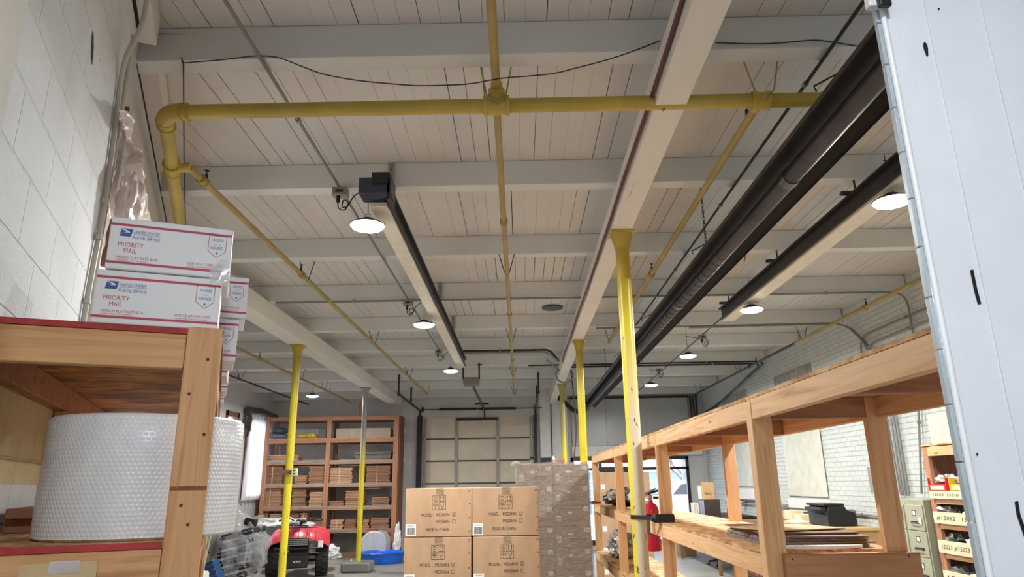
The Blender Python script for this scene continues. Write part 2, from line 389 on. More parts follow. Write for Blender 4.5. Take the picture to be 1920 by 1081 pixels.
# partition with the opening the room is seen through
RW = paint('partition_paint', (226, 228, 234), .5, .02)
nw = MB(); nw.box(.627, 4.99, 1.0, 1.011, 0, 4.2); nw.box(.68, 4.99, 1.0105, 1.04, 0, 4.2)
wr = struct('wall_right_near', nw, RW)
tm = MB()
for k in range(50): tm.box(.6175, .624, 1.001, 1.012, .2 + k * .08, .2 + k * .08 + .0785)
objs('edge_trim', tm, paint('edge_blue_grey', (172, 184, 192), .35, .04), wr, .001)
obj('corner_bead', MB().tube([(.6285, 1.0, 0), (.6285, 1.0, 4.2)], .0048, 12), paint('bead_white', (236, 238, 240), .25, .01), wr)
sm = MB()
for px_, py_, wx, hz in ((1736, 92, .0035, .014), (1832, 851, .0016, .0018), (1760, 17, .0016, .002)):
    g = at(px_, py_, Y=.999); sm.add([(g.x + wx * math.cos(t) * (1 + .2 * math.sin(3 * t)), .9985, g.z + hz * math.sin(t)) for t in [2 * PI * k / 12 for k in range(12)]], [tuple(range(12))])
for P_ in ([(1822, 506), (1826, 525), (1830, 545), (1837, 570)], [(1906, 940), (1910, 965), (1917, 985), (1924, 1006)]):
    pts = [at(a, b, Y=.9985) for a, b in P_]; n0 = len(sm.v)
    for i, g in enumerate(pts): sm.v += [Vector((g.x - .0026, .9985, g.z)), Vector((g.x + .0026, .9985, g.z + .001))]
    for i in range(3): sm.f.append((n0 + 2 * i, n0 + 2 * i + 1, n0 + 2 * i + 3, n0 + 2 * i + 2))
objs('holes_and_pen_marks', sm, BLACK(), wr)
bo = MB()
for x in (.70, .795, .94, 1.12, 1.3): bo.box(x, x + .0012, .9988, 1.0, 0, 4.2)
objs('board_seam', bo, paint('seam', (206, 209, 216), .8), wr)
lp = struct('wall_left_jamb', MB().box(-1.3, -.857, .9, 1.02, 0, 4.2), paint('jamb_paint', (214, 208, 198), .5, .03))
obj('jamb_seam', MB().box(-.905, -.902, .8985, .9, 0, 4.2), paint('seam_dark', (96, 88, 80), .8), lp)
bk = MB(); bk.box(.60, .628, .985, 1.0, 2.462, 2.5); obj('latch_bracket', bk, WHITE(), wr, .002)
obj('latch_pin', MB().box(.612, .632, .975, .986, 2.455, 2.478), BLACK(), wr, .002)
# hole knocked in the near wall
hm = MB(); cz = D(-.5985, 2.745, 3.35)
pts = []
for k in range(22):
    t = 2 * PI * k / 22; pts.append((cz + WX * ((.024 * math.cos(t) - .03 * math.sin(t)) * (1 + .9 * noise.noise(Vector((k * .7, 1, 0))))) + Vector((0, 0, .052 * math.sin(t) * (1 + .25 * noise.noise(Vector((k * 1.3, 5, 0))))))))
hm.add(pts, [tuple(range(22))]); tag(obj('wall_hole', hm, paint('hole_dark', (48, 42, 40), .95, .5)), 'dark chipped hole knocked in the white block wall', 'hole')

# garage door
dr = thing('door_1', None, None, (-1.13, YB, 0)); tag(dr, 'beige sectional garage door', None, None, 'structure')
zs = [.01, .575, 1.15, 1.72, 2.3, 2.88, 3.475]; PM = paint('door_beige', (206, 194, 176), .55, .04, 0.0, .05, 2); DK = paint('door_frame_dark', (62, 58, 56), .5)
for a, b in zip(zs, zs[1:]):
    obj('door_panel', MB().box(DX0, DX1, 18.98, 19.03, a + .012, b - .012), PM, dr, .004)
hz = MB(); vs = MB(); hg = MB()
for z in zs[1:-1]: hz.box(DX0, DX1, 18.955, 18.985, z - .02, z + .014)
for x in (DX0 + .06, -1.715, -.597, DX1 - .06):
    vs.box(x - .035, x + .035, 18.95, 18.982, .05, 3.44)
    for z in zs[1:-1]: hg.box(x - .028, x + .028, 18.938, 18.95, z - .045, z + .045)
objs('panel_rail', hz, DK, dr); objs('stile', vs, paint('stile_grey', (146, 142, 136), .45, .05, .3), dr); objs('hinge', hg, GALV(), dr, .003)
obj('top_strut', MB().box(-1.72, -.58, 18.92, 18.955, 3.36, 3.43), BLACK(), dr)
tr = MB()
for s_, x in ((1, DX0 - .07), (-1, DX1 + .07)):
    tr.box(x - .03, x + .03, 18.85, 18.98, 0, 3.5)
    tr.tube(bent([(x, 18.9, 3.3), (x, 18.9, 3.62), (x, 18.5, 3.64), (x, 15.4, 3.66)], .3), .032, 6)
    tr.box(x - .02, x + .02, 15.4, 15.44, 3.62, 4.1); tr.box(x - .02, x + .02, 17.2, 17.24, 3.62, 4.05)
objs('track', tr, DSTEEL(), dr)
tr2 = MB(); tr2.box(DX0 - .15, DX0 - .02, 18.9, 18.99, 0, 3.5); tr2.box(DX1 + .02, DX1 + .1, 18.95, 18.99, 0, 3.5); objs('door_frame', tr2, DSTEEL(), dr)
sp = MB(); sp.tube([(DX0 - .05, 18.85, 3.66), (DX1 + .25, 18.85, 3.66)], .014, 8); obj('torsion_shaft', sp, DSTEEL(), dr)
sp = MB(); sp.tube([(-2.18, 18.85, 3.66), (-1.16, 18.85, 3.66)], .034, 10); sp.tube([(-1.1, 18.85, 3.66), (-.09, 18.85, 3.66)], .034, 10); objs('torsion_spring', sp, BLACK(), dr)
dd = MB()
for x in (DX0 - .03, DX1 + .03): dd.lathe([(.06, 0), (.07, .01), (.07, .05), (.06, .06)], (x, 18.85, 3.66), 16, Matrix.Rotation(R(90), 4, 'Y'))
objs('cable_drum', dd, DSTEEL(), dr)
# opener
op = thing('garage_door_opener', 'grey garage door opener box hung below joists, black rail to the garage door', 'door opener', (-1.0, 13.6, 3.55))
obj('motor_box', MB().box(-1.1, -.79, 13.5, 13.85, 3.58, 3.73), paint('opener_grey', (120, 116, 110), .5), op, .02)
obj('rail', MB().box(-.96, -.92, 13.8, 18.8, 3.6, 3.64), BLACK(), op)
st = MB(); st.box(-1.12, -1.09, 13.6, 13.63, 3.7, 4.02); st.box(-.8, -.77, 13.6, 13.63, 3.7, 4.02); st.box(-.83, -.73, 13.58, 13.66, 3.98, 4.0); objs('hanger_strap', st, DSTEEL(), op)
ar = MB(); ar.box(-1.13, -.77, 17.55, 17.6, 3.63, 3.68); ar.box(-.965, -.93, 18.86, 18.9, 3.4, 3.66); objs('door_arm', ar, BLACK(), op)

# storefront
sf = thing('window_1', None, None, (2.93, YB, 0)); tag(sf, 'black framed storefront window', None, None, 'structure')
fr = MB()
fr.box(SX0, SX1, 18.96, 19.06, 2.25, 2.33); fr.box(SX0, SX1, 18.96, 19.06, 1.99, 2.06); fr.box(SX0, SX1, 18.96, 19.06, .12, .24)
for x in (SX0, 2.10, 3.2, SX1 - .08): fr.box(x, x + .08, 18.96, 19.06, .12, 2.33)
obj('window_frame', fr, paint('black_aluminium', (22, 22, 24), .35), sf, .003)
obj('door_header', MB().box(2.1, 3.28, 18.93, 19.0, 1.93, 2.08), paint('black_aluminium', (22, 22, 24), .35), sf, .003)
obj('pane', MB().box(SX0, SX1, 19.0, 19.006, .2, 2.3), glassm(), sf)
# panelled bulkhead over the storefront and white soffit band
bh = MB()
for a, b in ((1.42, 2.35), (2.355, 3.42), (3.425, 4.58)): bh.box(a, b, 18.9, 18.95, 2.63, 3.88)
struct('trim_1', bh, paint('bulkhead_grey', (176, 176, 176), .28, .03, 0.0, .02, 2))
struct('trim_2', MB().box(1.4, 4.86, 18.84, 18.99, 2.36, 2.62), WHITE(), None, .004)
struct('trim_3', MB().box(1.36, 4.62, 18.88, 18.96, 3.89, 3.93), BLACK())
# pilasters of the back wall
struct('trim_4', MB().box(.55, 1.3, 18.9, 18.99, 0, 3.98), WHITE(), None, .006)
cp = MB(); 
for x in (.78, 1.12): cp.box(x, x + .012, 18.893, 18.9, 0, 3.9)
tag(obj('wall_conduit', MB().tube([(.86, 18.87, 0), (.86, 18.87, 3.9)], .014, 8), DSTEEL()), 'thin dark conduit running down the white back wall right of the garage door', 'conduit')
# right wall blocked windows: recessed plaster panels with sills
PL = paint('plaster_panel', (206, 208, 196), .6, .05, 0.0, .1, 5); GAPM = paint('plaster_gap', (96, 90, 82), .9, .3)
def blocked(name, y0, y1, z0, z1, sill=True):
    t = thing(name, None, None, (XR, (y0 + y1) / 2, z0)); tag(t, 'bricked-up window of the right wall', None, None, 'structure')
    obj('infill_panel', MB().box(XR - .012, XR, y0, y1, z0, z1), PL, t, .003)
    g = MB()
    g.box(XR - .014, XR - .01, y0 - .012, y0, z0, z1); g.box(XR - .014, XR - .01, y0, y1, z0 - .01, z0 + .004)
    obj('joint', g, GAPM, t)
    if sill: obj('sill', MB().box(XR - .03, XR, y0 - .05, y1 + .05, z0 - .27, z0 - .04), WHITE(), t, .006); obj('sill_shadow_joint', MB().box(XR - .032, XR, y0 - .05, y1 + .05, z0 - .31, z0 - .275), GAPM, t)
blocked('window_2', 11.68, 13.37, 1.40, 2.6); blocked('window_3', 6.2, 8.56, 1.7, 2.42, False); blocked('window_4', 15.2, 16.9, 1.55, 2.6)
for (ya, yb, za, zb) in ((11.7, 13.46, 3.4, 3.62), (15.2, 17.0, 3.45, 3.62)):
    tag(struct('trim_5' if ya < 12 else 'trim_6', MB().box(XR - .01, XR, ya, yb, za - .3, zb), paint('plaster_dark', (150, 148, 142), .8, .15)), 'patched plaster lintel high on the right wall')
# cream-toned band on the block wall inside the near shelf
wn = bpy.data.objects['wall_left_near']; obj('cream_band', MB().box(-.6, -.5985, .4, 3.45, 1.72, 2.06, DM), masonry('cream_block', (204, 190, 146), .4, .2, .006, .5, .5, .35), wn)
# far left windows
for i, (a, b, c, d) in enumerate(wl):
    f_ = thing('window_%d' % (5 + i), None, None, (XL, (a + b) / 2, c)); tag(f_, 'window of the far left wall', None, None, 'structure')
    g = MB(); g.box(XL - .1, XL + .03, a, a + .09, c, d); g.box(XL - .1, XL + .03, b - .09, b, c, d); g.box(XL - .1, XL + .03, a, b, d - .12, d); g.box(XL - .1, XL + .06, a, b, c, c + .08); g.box(XL - .08, XL - .02, a, b, (c + d) / 2 - .03, (c + d) / 2 + .03)
    obj('window_frame', g, wood('z', 'old'), f_, .004); obj('pane', MB().box(XL - .06, XL - .055, a, b, c, d), glassm(), f_)

# ------------------------------------------------------------------ outdoors beyond the storefront
struct('ground', MB().box(-14, 20, 19.2, 60, -.1, -.02), paint('snowy_asphalt', (232, 232, 236), .8))
tk = thing('truck', 'white pickup truck parked outside beyond the storefront window', 'truck', (6.1, 25.5, 0))
b = MB(); prof = [(4.0, .45), (4.0, .95), (4.25, 1.12), (5.1, 1.22), (5.45, 1.62), (6.1, 1.7), (6.6, 1.66), (6.9, 1.2), (8.6, 1.18), (8.6, .45)]
b.prism(prof, -.95, .95, Matrix.Translation((0, 25.5, 0)) @ Matrix.Rotation(R(90), 4, 'X')); obj('body', b, paint('truck_white', (238, 240, 244), .25, .02), tk, .05)
b = MB(); b.prism([(5.2, 1.24), (5.5, 1.57), (6.1, 1.64), (6.1, 1.24)], .951, .956, Matrix.Translation((0, 25.5, 0)) @ Matrix.Rotation(R(90), 4, 'X')); obj('side_window', b, paint('dark_glass', (50, 58, 66), .1), tk)
for x in (4.75, 7.8):
    for y in (24.6, 26.3):
        b = MB().lathe([(.2, 0), (.36, .0), (.38, .04), (.38, .2), (.34, .24), (.2, .24)], (x, y, .38), 24, Matrix.Rotation(R(90), 4, 'X')); wl_ = obj('wheel', b, paint('tyre', (40, 40, 42), .8), tk)
        obj('hub', MB().lathe([(.02, 0), (.2, .02), (.2, .05), (.02, .06)], (x, y + .0, .38), 16, Matrix.Rotation(R(90), 4, 'X')), GALV(), wl_)
bd = thing('building', 'blue and white building far outside beyond the white truck', 'building', (9, 40, 0))
obj('wall', MB().box(3, 22, 40, 46, 0, 2.2), paint('blue_siding', (150, 178, 214), .6), bd)
b = MB()
for z in (.5, .9, 1.3, 1.7): b.box(3, 22, 39.97, 40, z, z + .06)
objs('siding_rail', b, PAPER(), bd); obj('roof', MB().box(2.6, 22.4, 39.6, 46.4, 2.2, 2.6), paint('roof_pale', (214, 214, 220), .7), bd)
tag(obj('utility_pole', MB().tube([(6.35, 27.5, -.02), (6.35, 27.5, 7)], .12, 14), GALV()), 'grey pole standing outside right of the storefront view', 'pole')
tt = thing('bare_tree', 'bare leafless tree outside behind the white truck', 'tree', (7.6, 33, 0)); TM = paint('bark', (128, 112, 112), .9)
obj('trunk', MB().tube([(7.6, 33, 0), (7.55, 33, 1.6), (7.7, 33, 3.2)], [.16, .12, .09], 10), TM, tt); b = MB()
def grow(p, d, L, r, k):
    q = p + d * L; b.tube([p, (p + q) / 2 + Vector((random.uniform(-.05, .05), 0, .04)), q], [r, r * .8, r * .6], 5)
    if k:
        for _ in range(3): grow(p + d * L * random.uniform(.5, 1), (d + Vector((random.uniform(-.8, .8), random.uniform(-.5, .5), random.uniform(-.1, .5)))).normalized(), L * .72, r * .6, k - 1)
for k in range(6): grow(Vector((7.6, 33, 1.3 + k * .3)), Vector((math.cos(k * 2.1), .3 * math.sin(k), .55)).normalized(), 1.3, .05, 4)
obj('branches', b, TM, tt)

# ------------------------------------------------------------------ steel columns
def col_mat(kind):
    n = NT('column_paint_' + kind); tc = n.n('ShaderNodeTexCoord'); sp = n.n('ShaderNodeSeparateXYZ'); n.l(tc.outputs['Object'], sp.inputs[0])
    f = n.noise(n.coord((1, 1, .3), False), 30, 4, .6); g = n.noise(n.coord((1, 1, .5), False), 4, 4)
    y = n.ramp(g, [(.3, (206, 184, 40)), (.65, (234, 218, 46))])
    if kind == 'cream':
        a = n.n('ShaderNodeMath', operation='MULTIPLY_ADD'); n.l(g, a.inputs[0]); a.inputs[1].default_value = .8; n.l(sp.outputs[2], a.inputs[2])
        c = n.ramp(a.outputs[0], [(0, (1, 1, 1, 1)), (1, (1, 1, 1, 1))]); mr = n.n('ShaderNodeMapRange'); n.l(a.outputs[0], mr.inputs[0]); mr.inputs[1].default_value = 2.5; mr.inputs[2].default_value = 3.35; mr.inputs[3].default_value = 1; mr.inputs[4].default_value = 0
        sx = n.n('ShaderNodeMapRange'); n.l(sp.outputs[0], sx.inputs[0]); sx.inputs[1].default_value = -.045; sx.inputs[2].default_value = -.02
        mu = n.n('ShaderNodeMath', operation='MULTIPLY'); n.l(mr.outputs[0], mu.inputs[0]); n.l(sx.outputs[0], mu.inputs[1])
        m4 = n.n('ShaderNodeMapRange'); n.l(sp.outputs[2], m4.inputs[0]); m4.inputs[1].default_value = 2.9; m4.inputs[2].default_value = 3.5  # duller yellow near the top: uneven paint plus shading put into the colour
        base = n.mix(mu.outputs[0], n.mix(m4.outputs[0], y, lin((188, 162, 62))), lin((222, 214, 190)))
    elif kind == 'grey':
        mr = n.n('ShaderNodeMapRange'); n.l(sp.outputs[2], mr.inputs[0]); mr.inputs[1].default_value = 2.1; mr.inputs[2].default_value = 2.7
        base = n.mix(mr.outputs[0], y, lin((150, 152, 146)))
    else:
        mr = n.n('ShaderNodeMapRange'); n.l(sp.outputs[2], mr.inputs[0]); mr.inputs[1].default_value = 3.0 if kind == 'plain' else 2.2; mr.inputs[2].default_value = 3.4 if kind == 'plain' else 2.9
        base = n.mix(mr.outputs[0], y, lin((176, 154, 56) if kind == 'plain' else (168, 158, 92)))  # plain kind: darker top mixes paint variation with painted-in shading
    k = n.ramp(f, [(.66, (0, 0, 0, 1)), (.69, (1, 1, 1, 1))]); n.col(n.mix(k, base, lin((84, 74, 40)))); n.r(.35); n.bump(g, .1, .004); return n.m
def column(x, y, kind, label, r=.054, lean=(0, 0)):
    t = thing('steel_column', label, 'column', (x, y, 0), 0, 'steel columns holding up the girders'); m = col_mat(kind)
    obj('shaft', MB().tube([(x, y, .02), (x + lean[0], y + lean[1], 3.74)], r, 28), m, t)
    cp_ = MB(); X, Y = x + lean[0], y + lean[1]; cp_.box(X - .1, X + .1, Y - .1, Y + .1, 3.752, 3.768); cp_.lathe([(r + .004, 3.62), (r + .012, 3.66), (r + .03, 3.72), (r + .036, 3.752)], (X, Y, 0), 24)
    obj('cap_plate', cp_, m, t, .002); obj('base_plate', MB().box(x - .11, x + .11, y - .11, y + .11, 0, .02), m, t, .002); return t
cA = column(.91, 5.6, 'cream', 'thick column, yellow at the top and cream below, strapped in black to the long wooden shelf', .058)
cB = column(.925, 10.27, 'plain', 'bright yellow column beside the shrink-wrapped pallet, tied with red strap to the shelf')
cE = column(.945, 15.1, 'old', 'dull yellow column far back between garage door and storefront')
cC = column(-3.36, 10.27, 'plain', 'bright yellow column standing in front of the red quad bike')
cD = column(-3.38, 15.12, 'grey', 'grey and yellow column on a grey concrete footing beside blue pool')
obj('footing', MB().prism([(-.3, -.26), (.3, -.26), (.3, .26), (-.3, .26)], 0, .2, Matrix.Translation((-3.38, 15.1, 0))), concrete((120, 124, 116)), cD, .04)
g = at(542, 885, Y=10.2)
b = MB(); b.box(-3.36 - .16, -3.36 + .12, 10.15, 10.19, g.z - .03, g.z + .035); b.box(-3.36 - .1, -3.36 + .1, 10.33, 10.36, g.z - .03, g.z + .035); objs('wooden_clamp', b, wood('x', 'dark'), cC, .003)
b = MB(); b.box(-3.27, -3.19, 10.1, 10.15, g.z - .05, g.z + .055); ob_ = obj('outlet_box', b, paint('outlet_cream', (222, 214, 170), .4), cC, .006)
b = MB(); 
for z in (-.022, .022): b.box(-3.245, -3.215, 10.096, 10.1, g.z + z - .01, g.z + z + .01)
objs('socket', b, BLACK(), ob_)

# ------------------------------------------------------------------ sprinkler piping
YP = yellow((196, 172, 78), .72, (96, 84, 50), .4)
YD = yellow((170, 148, 84), .72, (86, 74, 46), .5)
def coupling(mb, p, d, r, L=.06):
    p = Vector(p); d = Vector(d).normalized(); mb.tube([p - d * L, p - d * L * .75, p - d * L * .7, p + d * L * .7, p + d * L * .75, p + d * L], [r * 1.28, r * 1.3, r * 1.12, r * 1.12, r * 1.3, r * 1.28], 14)
def vhanger(mb, x, y, z, r, h=.22, sp=.07, along=(1, 0)):
    a, c = along
    mb.tube([(x - sp * a, y - sp * c, z + h), (x - r * a * 1.1, y - r * c * 1.1, z), (x, y, z - r * 1.15), (x + r * a * 1.1, y + r * c * 1.1, z), (x + sp * a, y + sp * c, z + h)], .005, 5)
def head(mb, x, y, z):
    mb.tube([(x, y, z), (x, y, z + .05)], .011, 6); mb.tube([(x, y, z + .05), (x, y, z + .075)], .004, 5); mb.lathe([(.006, z + .075), (.019, z + .077), (.019, z + .081)], (x, y, 0), 8)
mp = thing('sprinkler_main_pipe', 'thick yellow main pipe crossing under the ceiling with left end elbow', 'pipe', (-.1, 3.53, 3.8)); r0 = .042
e0 = at(311, 232, Z=3.8); pe = D(-.47, 3.0, 3.8); 
# elbow corner and the leg that follows the diagonal wall
cx = Vector((-2.03, 3.53, 3.8)); leg = WX * 2.6 + cx
pb = MB(); pb.tube([cx + Vector((.07, 0, 0)), (3.6, 3.53, 3.8)], r0, 18); obj('pipe_run', pb, YP, mp)
pb = MB(); pb.tube([cx + WX * .09, leg], r0, 18); obj('pipe_leg', pb, YP, mp)
pb = MB(); pb.tube(arc(cx + Vector((.1, 0, 0)), cx, cx + WX * .11, 8), r0 * 1.22, 18)
coupling(pb, cx + WX * .13, WX, r0 * 1.03, .04); coupling(pb, cx + Vector((.12, 0, 0)), (1, 0, 0), r0 * 1.0, .02); obj('elbow', pb, YP, mp)
pb = MB(); coupling(pb, (-.1, 3.53, 3.8), (1, 0, 0), r0 * 1.1, .075); pb.tube([(-.1, 3.53, 3.8), (-.1, 3.53, 3.87)], r0 * 1.1, 14); pb.lathe([(.05, 3.86), (.05, 3.9), (.035, 3.92), (.035, 3.95)], (-.1, 3.53, 0), 14); obj('cross_tee', pb, YP, mp)
pb = MB(); coupling(pb, cx + WX * .78, WX, r0 * 1.1, .07); pb.tube([cx + WX * .78, cx + WX * .78 + Vector((.13, 0, .0))], .03, 12); obj('side_tee', pb, YP, mp)
pb = MB(); coupling(pb, (1.42, 3.53, 3.8), (1, 0, 0), r0 * 1.02, .05); pb.tube([(1.42, 3.53, 3.8), (1.42, 3.62, 3.8)], .03, 12); obj('outlet_tee', pb, YP, mp)
pb = MB(); vhanger(pb, -.1, 3.47, 3.83, .05, .2, .09); vhanger(pb, 1.42, 3.45, 3.82, .05, .2, .1); vhanger(pb, .86, 3.53, 3.8, .045, .2, .02)
objs('hanger', pb, YD, mp)
def branch(label, pts, r, coups, hang, heads, m=YD):
    pts = [Vector(p) for p in pts]; t = thing('sprinkler_branch_pipe', label, 'pipe', pts[0], 0, 'sprinkler branch pipes under the ceiling')
    obj('pipe_run', MB().tube(pts, r, 12), m, t); b = MB(); d = (pts[-1] - pts[0]).normalized()
    for y in coups:
        k = (y - pts[0].y) / (pts[-1].y - pts[0].y); coupling(b, pts[0].lerp(pts[-1], k), d, r * 1.15, .035)
    if coups: objs('coupling', b, m, t)
    b = MB()
    for y in hang: k = (y - pts[0].y) / (pts[-1].y - pts[0].y); q = pts[0].lerp(pts[-1], k); vhanger(b, q.x, q.y, q.z, r, .2, .08)
    if hang: objs('hanger', b, DSTEEL(), t)
    for y in heads:
        k = (y - pts[0].y) / (pts[-1].y - pts[0].y); q = pts[0].lerp(pts[-1], k); b = MB(); head(b, q.x, q.y, q.z + r * .8); obj('sprinkler_head', b, DSTEEL(), t)
    return t
lx = cx + WX * .78
branch('yellow branch pipe on the left running from the main pipe toward the garage door', [(-2.22, lx.y, 3.8), (-2.22, 16.6, 3.8)], .024, [4.45, 6.75], [6.9, 10.35, 13.8, 16.5], [4.5, 6.72, 10.2, 13.6])
branch('long middle yellow pipe under the ceiling nearest above the camera', [(-.1, 3.53, 3.9), (-.1, -2.4, 3.9)], .024, [], [1.6], [])
branch('middle yellow pipe running from the cross tee straight back to the garage door', [(-.1, 3.57, 3.8), (-.11, 17.0, 3.8)], .022, [5.35, 8.6, 12.0], [6.8, 10.35, 13.8, 16.9], [])
branch('yellow branch pipe right of the main girder, ending behind the cream column', [(1.42, 3.62, 3.8), (1.42, 10.6, 3.8)], .024, [6.95], [10.4], [3.75, 6.9])
branch('yellow pipe along the top of the right brick wall', [(4.46, 1.2, 3.8), (4.46, 10.9, 3.8)], .024, [8.6], [10.6], [8.55])
branch('black pipe continuing along the top of the right brick wall to the back', [(4.46, 10.9, 3.8), (4.47, 18.3, 3.8)], .022, [13.2], [13.9, 17.2], [12.8], DSTEEL())
pA = at(440, 650, Z=3.8); pB = at(655, 748, Z=3.8)
branch('dull yellow pipe in the far left bay left of the yellow column', [(pA.x, 8.75, 3.8), (pA.x, 17.9, 3.8)], .024, [11.5], [13.8, 15.5], [11.5, 16.0])
pC = at(432, 704, Z=3.8)
branch('thin dark pipe closest to the far left wall', [(pC.x, 9.0, 3.8), (pC.x, 18.4, 3.8)], .02, [], [13.8, 17.3], [13.7], DSTEEL())

# ------------------------------------------------------------------ high bay lamps
LENS = emis('lamp_lens', (255, 255, 255), 14.0); LENSD = emis('lamp_lens_angled', (255, 255, 255), 9.0)
ld = bpy.data.lights.new('high_bay_light', 'AREA'); ld.shape = 'DISK'; ld.size = .24; ld.energy = LAMP_W; ld.color = (1.0, .985, .955); ld.spread = R(180)
def lamp_geo(loc, label, group, hz=.33, watt=ld, nm='high_bay_lamp'):
    t = thing(nm, label, 'lamp', loc, 0, group); x, y, z = loc; T = (x, y, z)
    obj('lens', MB().lathe([(.001, -.026), (.07, -.024), (.115, -.012), (.13, .006), (.001, .006)], T, 32, None, False), LENS, t)
    h = MB().lathe([(.124, .006), (.133, .008), (.135, .013), (.128, .018), (.08, .026), (.055, .03), (.055, .055), (.04, .065), (.001, .067)], T, 32)
    for k in range(20):
        a = 2 * PI * k / 20; M = Matrix.Translation(Vector(T)) @ Matrix.Rotation(a, 4, 'Z'); h.box(.05, .1, -.002, .002, .02, .036, M)
    obj('housing', h, paint('lamp_housing', (36, 36, 38), .4), t)
    obj('hook', MB().tube([(x + .018 * math.cos(a), y, z + .084 + .018 * math.sin(a)) for a in [2 * PI * k / 10 for k in range(9)]], .003, 5), DSTEEL(), t)
    obj('hanging_wire', MB().tube([(x, y, z + .1), (x - .002, y, z + .2), (x + .004, y, z + hz)], .003, 5), BLACK(), t)
    lo = bpy.data.objects.new('lamp_light', watt); C.objects.link(lo); lo.parent = t; lo.location = (0, 0, -.034)
    return t
GL = 'round high bay lamps hanging under the joists'
l0 = lamp_geo((-1.14, 4.92, 3.61), 'big bright round lamp hanging left, nearest of the left row', GL, .385)
for (x, y, z, s_) in ((-1.17, 8.35, 3.61, 'second round lamp of the left row, beside black-edged beam'), (-1.2, 12.07, 3.62, 'third round lamp of the left row, just before the opener box'), (-4.68, 15.56, 3.66, 'small dark-rimmed lamp above the tall shelving in the back left corner'),
                      (2.72, 4.63, 3.61, 'bright round lamp at the upper right, next to the white partition'), (2.75, 7.85, 3.61, 'round lamp right of the black-edged beam end'), (2.75, 14.3, 3.61, 'small dark-rimmed lamp far back over the bulkhead panel')):
    dup(l0, (x, y, z), 0, s_)
lamp_geo((2.72, 10.9, 3.61), 'third lamp of the right row with looped cord', GL, .6)
nl = bpy.data.lights.new('near_room_light', 'AREA'); nl.shape = 'DISK'; nl.size = .24; nl.energy = NEAR_W; nl.color = (.93, .965, 1.0); nl.spread = R(180)
lamp_geo((.15, -.5, 3.1), 'round lamp hanging behind the camera in the near room', None, .8, nl)
# junction boxes with plugged cords over the lamps
def jbox(x, y, z, label, to):
    t = thing('junction_box', label, 'junction box', (x, y, z), 0, 'junction boxes on the ceiling conduits')
    obj('box', MB().box(x - .06, x + .06, y - .04, y + .04, z - .035, z + .035), GALV(), t, .005)
    obj('knockout', MB().box(x - .03, x + .03, y - .043, y - .04, z - .012, z + .012), DSTEEL(), t)
    pl_ = obj('plug', MB().tube([(x - .01, y - .02, z - .035), (x - .01, y - .02, z - .09)], .016, 8), BLACK(), t)
    pts = [(x - .01, y - .02, z - .09), (x - .005, y - .03, z - .15), (x + .05, y - .03, z - .17), (x + .08, y - .02, z - .1), (x + .03, y - .02, z - .06), (x + .02, y - .02, z - .14), (x + .07, y - .02, z - .13), (x + .1, y, z - .04), to]
    obj('cord', MB().tube(bent(pts, .04), .005, 6), BLACK(), t)
jbox(-1.39, 5.02, 3.94, 'grey junction box with coiled cord over the nearest left lamp', (-1.14, 4.93, 3.96)); jbox(-1.4, 8.5, 3.94, 'junction box over the second lamp of the left row', (-1.17, 8.4, 3.95))
jbox(-1.4, 11.9, 3.94, 'junction box over the third lamp of the left row', (-1.2, 11.9, 3.95)); jbox(2.86, 7.75, 3.94, 'junction box over the lamp right of beam end', (2.75, 7.85, 3.95))
jbox(3.0, 11.0, 3.94, 'junction box over the third lamp of the right row', (2.72, 10.95, 3.95)); jbox(2.95, 14.4, 3.94, 'junction box over the small far right lamp', (2.75, 14.35, 3.95)); jbox(2.86, 4.6, 3.94, 'junction box over the upper right lamp beside white partition', (2.72, 4.65, 3.95))

# ------------------------------------------------------------------ conduits under the ceiling
def conduit(name, label, pts, r=.011, br=.12, m=None, n=8, straps=True, group='ceiling conduits', cat='conduit'):
    pts = [Vector(p) for p in pts]; t = thing(name, label, cat, pts[0], 0, group); P = bent(pts, br) if len(pts) > 2 else pts
    obj('pipe', MB().tube(P, r, n), m or GREYC(), t)
    if straps:
        b = MB(); L = sum((q - p).length for p, q in zip(pts, pts[1:]))
        for p, q in zip(pts, pts[1:]):
            k = int((q - p).length / 1.74)
            for i in range(k): b.tube([p.lerp(q, (i + .5) / k) - (q - p).normalized() * .015, p.lerp(q, (i + .5) / k) + (q - p).normalized() * .015], r * 1.7, 8)
        if b.v: objs('fitting', b, GALV(), t)
    return t
conduit('conduit', 'thin grey conduit running the length of the ceiling over the left lamps', [(-1.4, -1, 3.985), (-1.4, 12.9, 3.985)])
conduit('conduit', 'thin dark conduit between the girder and the black heater tube', [(1.73, -1, 3.985), (1.8, 10.2, 3.985)], .011, .1, DSTEEL())
conduit('conduit', 'thin dark conduit over the right row of lamps', [(2.86, 3.0, 3.985), (3.15, 18.0, 3.985)], .009, .1, DSTEEL())
yc = 8.48
conduit('conduit', 'conduit crossing the ceiling wall to wall behind the first lamps, bent down the brick wall', [(-3.1, yc, 3.97), (4.95, yc, 3.97), (4.95, yc, 3.2), (4.95, 8.9, 1.5)], .014, .2)
conduit('conduit', 'second crossing conduit, bent down the brick wall beside two others', [(1.2, 10.28, 3.96), (4.93, 10.2, 3.96), (4.94, 9.6, 3.5), (4.95, 9.5, 1.47)], .014, .25)
conduit('conduit', 'doubled crossing conduit just behind the second crossing one', [(2.6, 10.22, 3.93), (4.95, 10.12, 3.93), (4.97, 9.52, 3.4), (4.97, 9.42, 1.47)], .012, .25)
conduit('conduit', 'thick twin conduit crossing in front of the garage door, upper one', [(-1.2, 11.97, 3.96), (.55, 11.97, 3.96), (.72, 12.2, 3.8)], .02, .1, DSTEEL())
conduit('conduit', 'thick twin conduit crossing in front of the garage door, lower one', [(-1.2, 11.93, 3.915), (.5, 11.93, 3.915), (.7, 12.1, 3.78)], .016, .1)
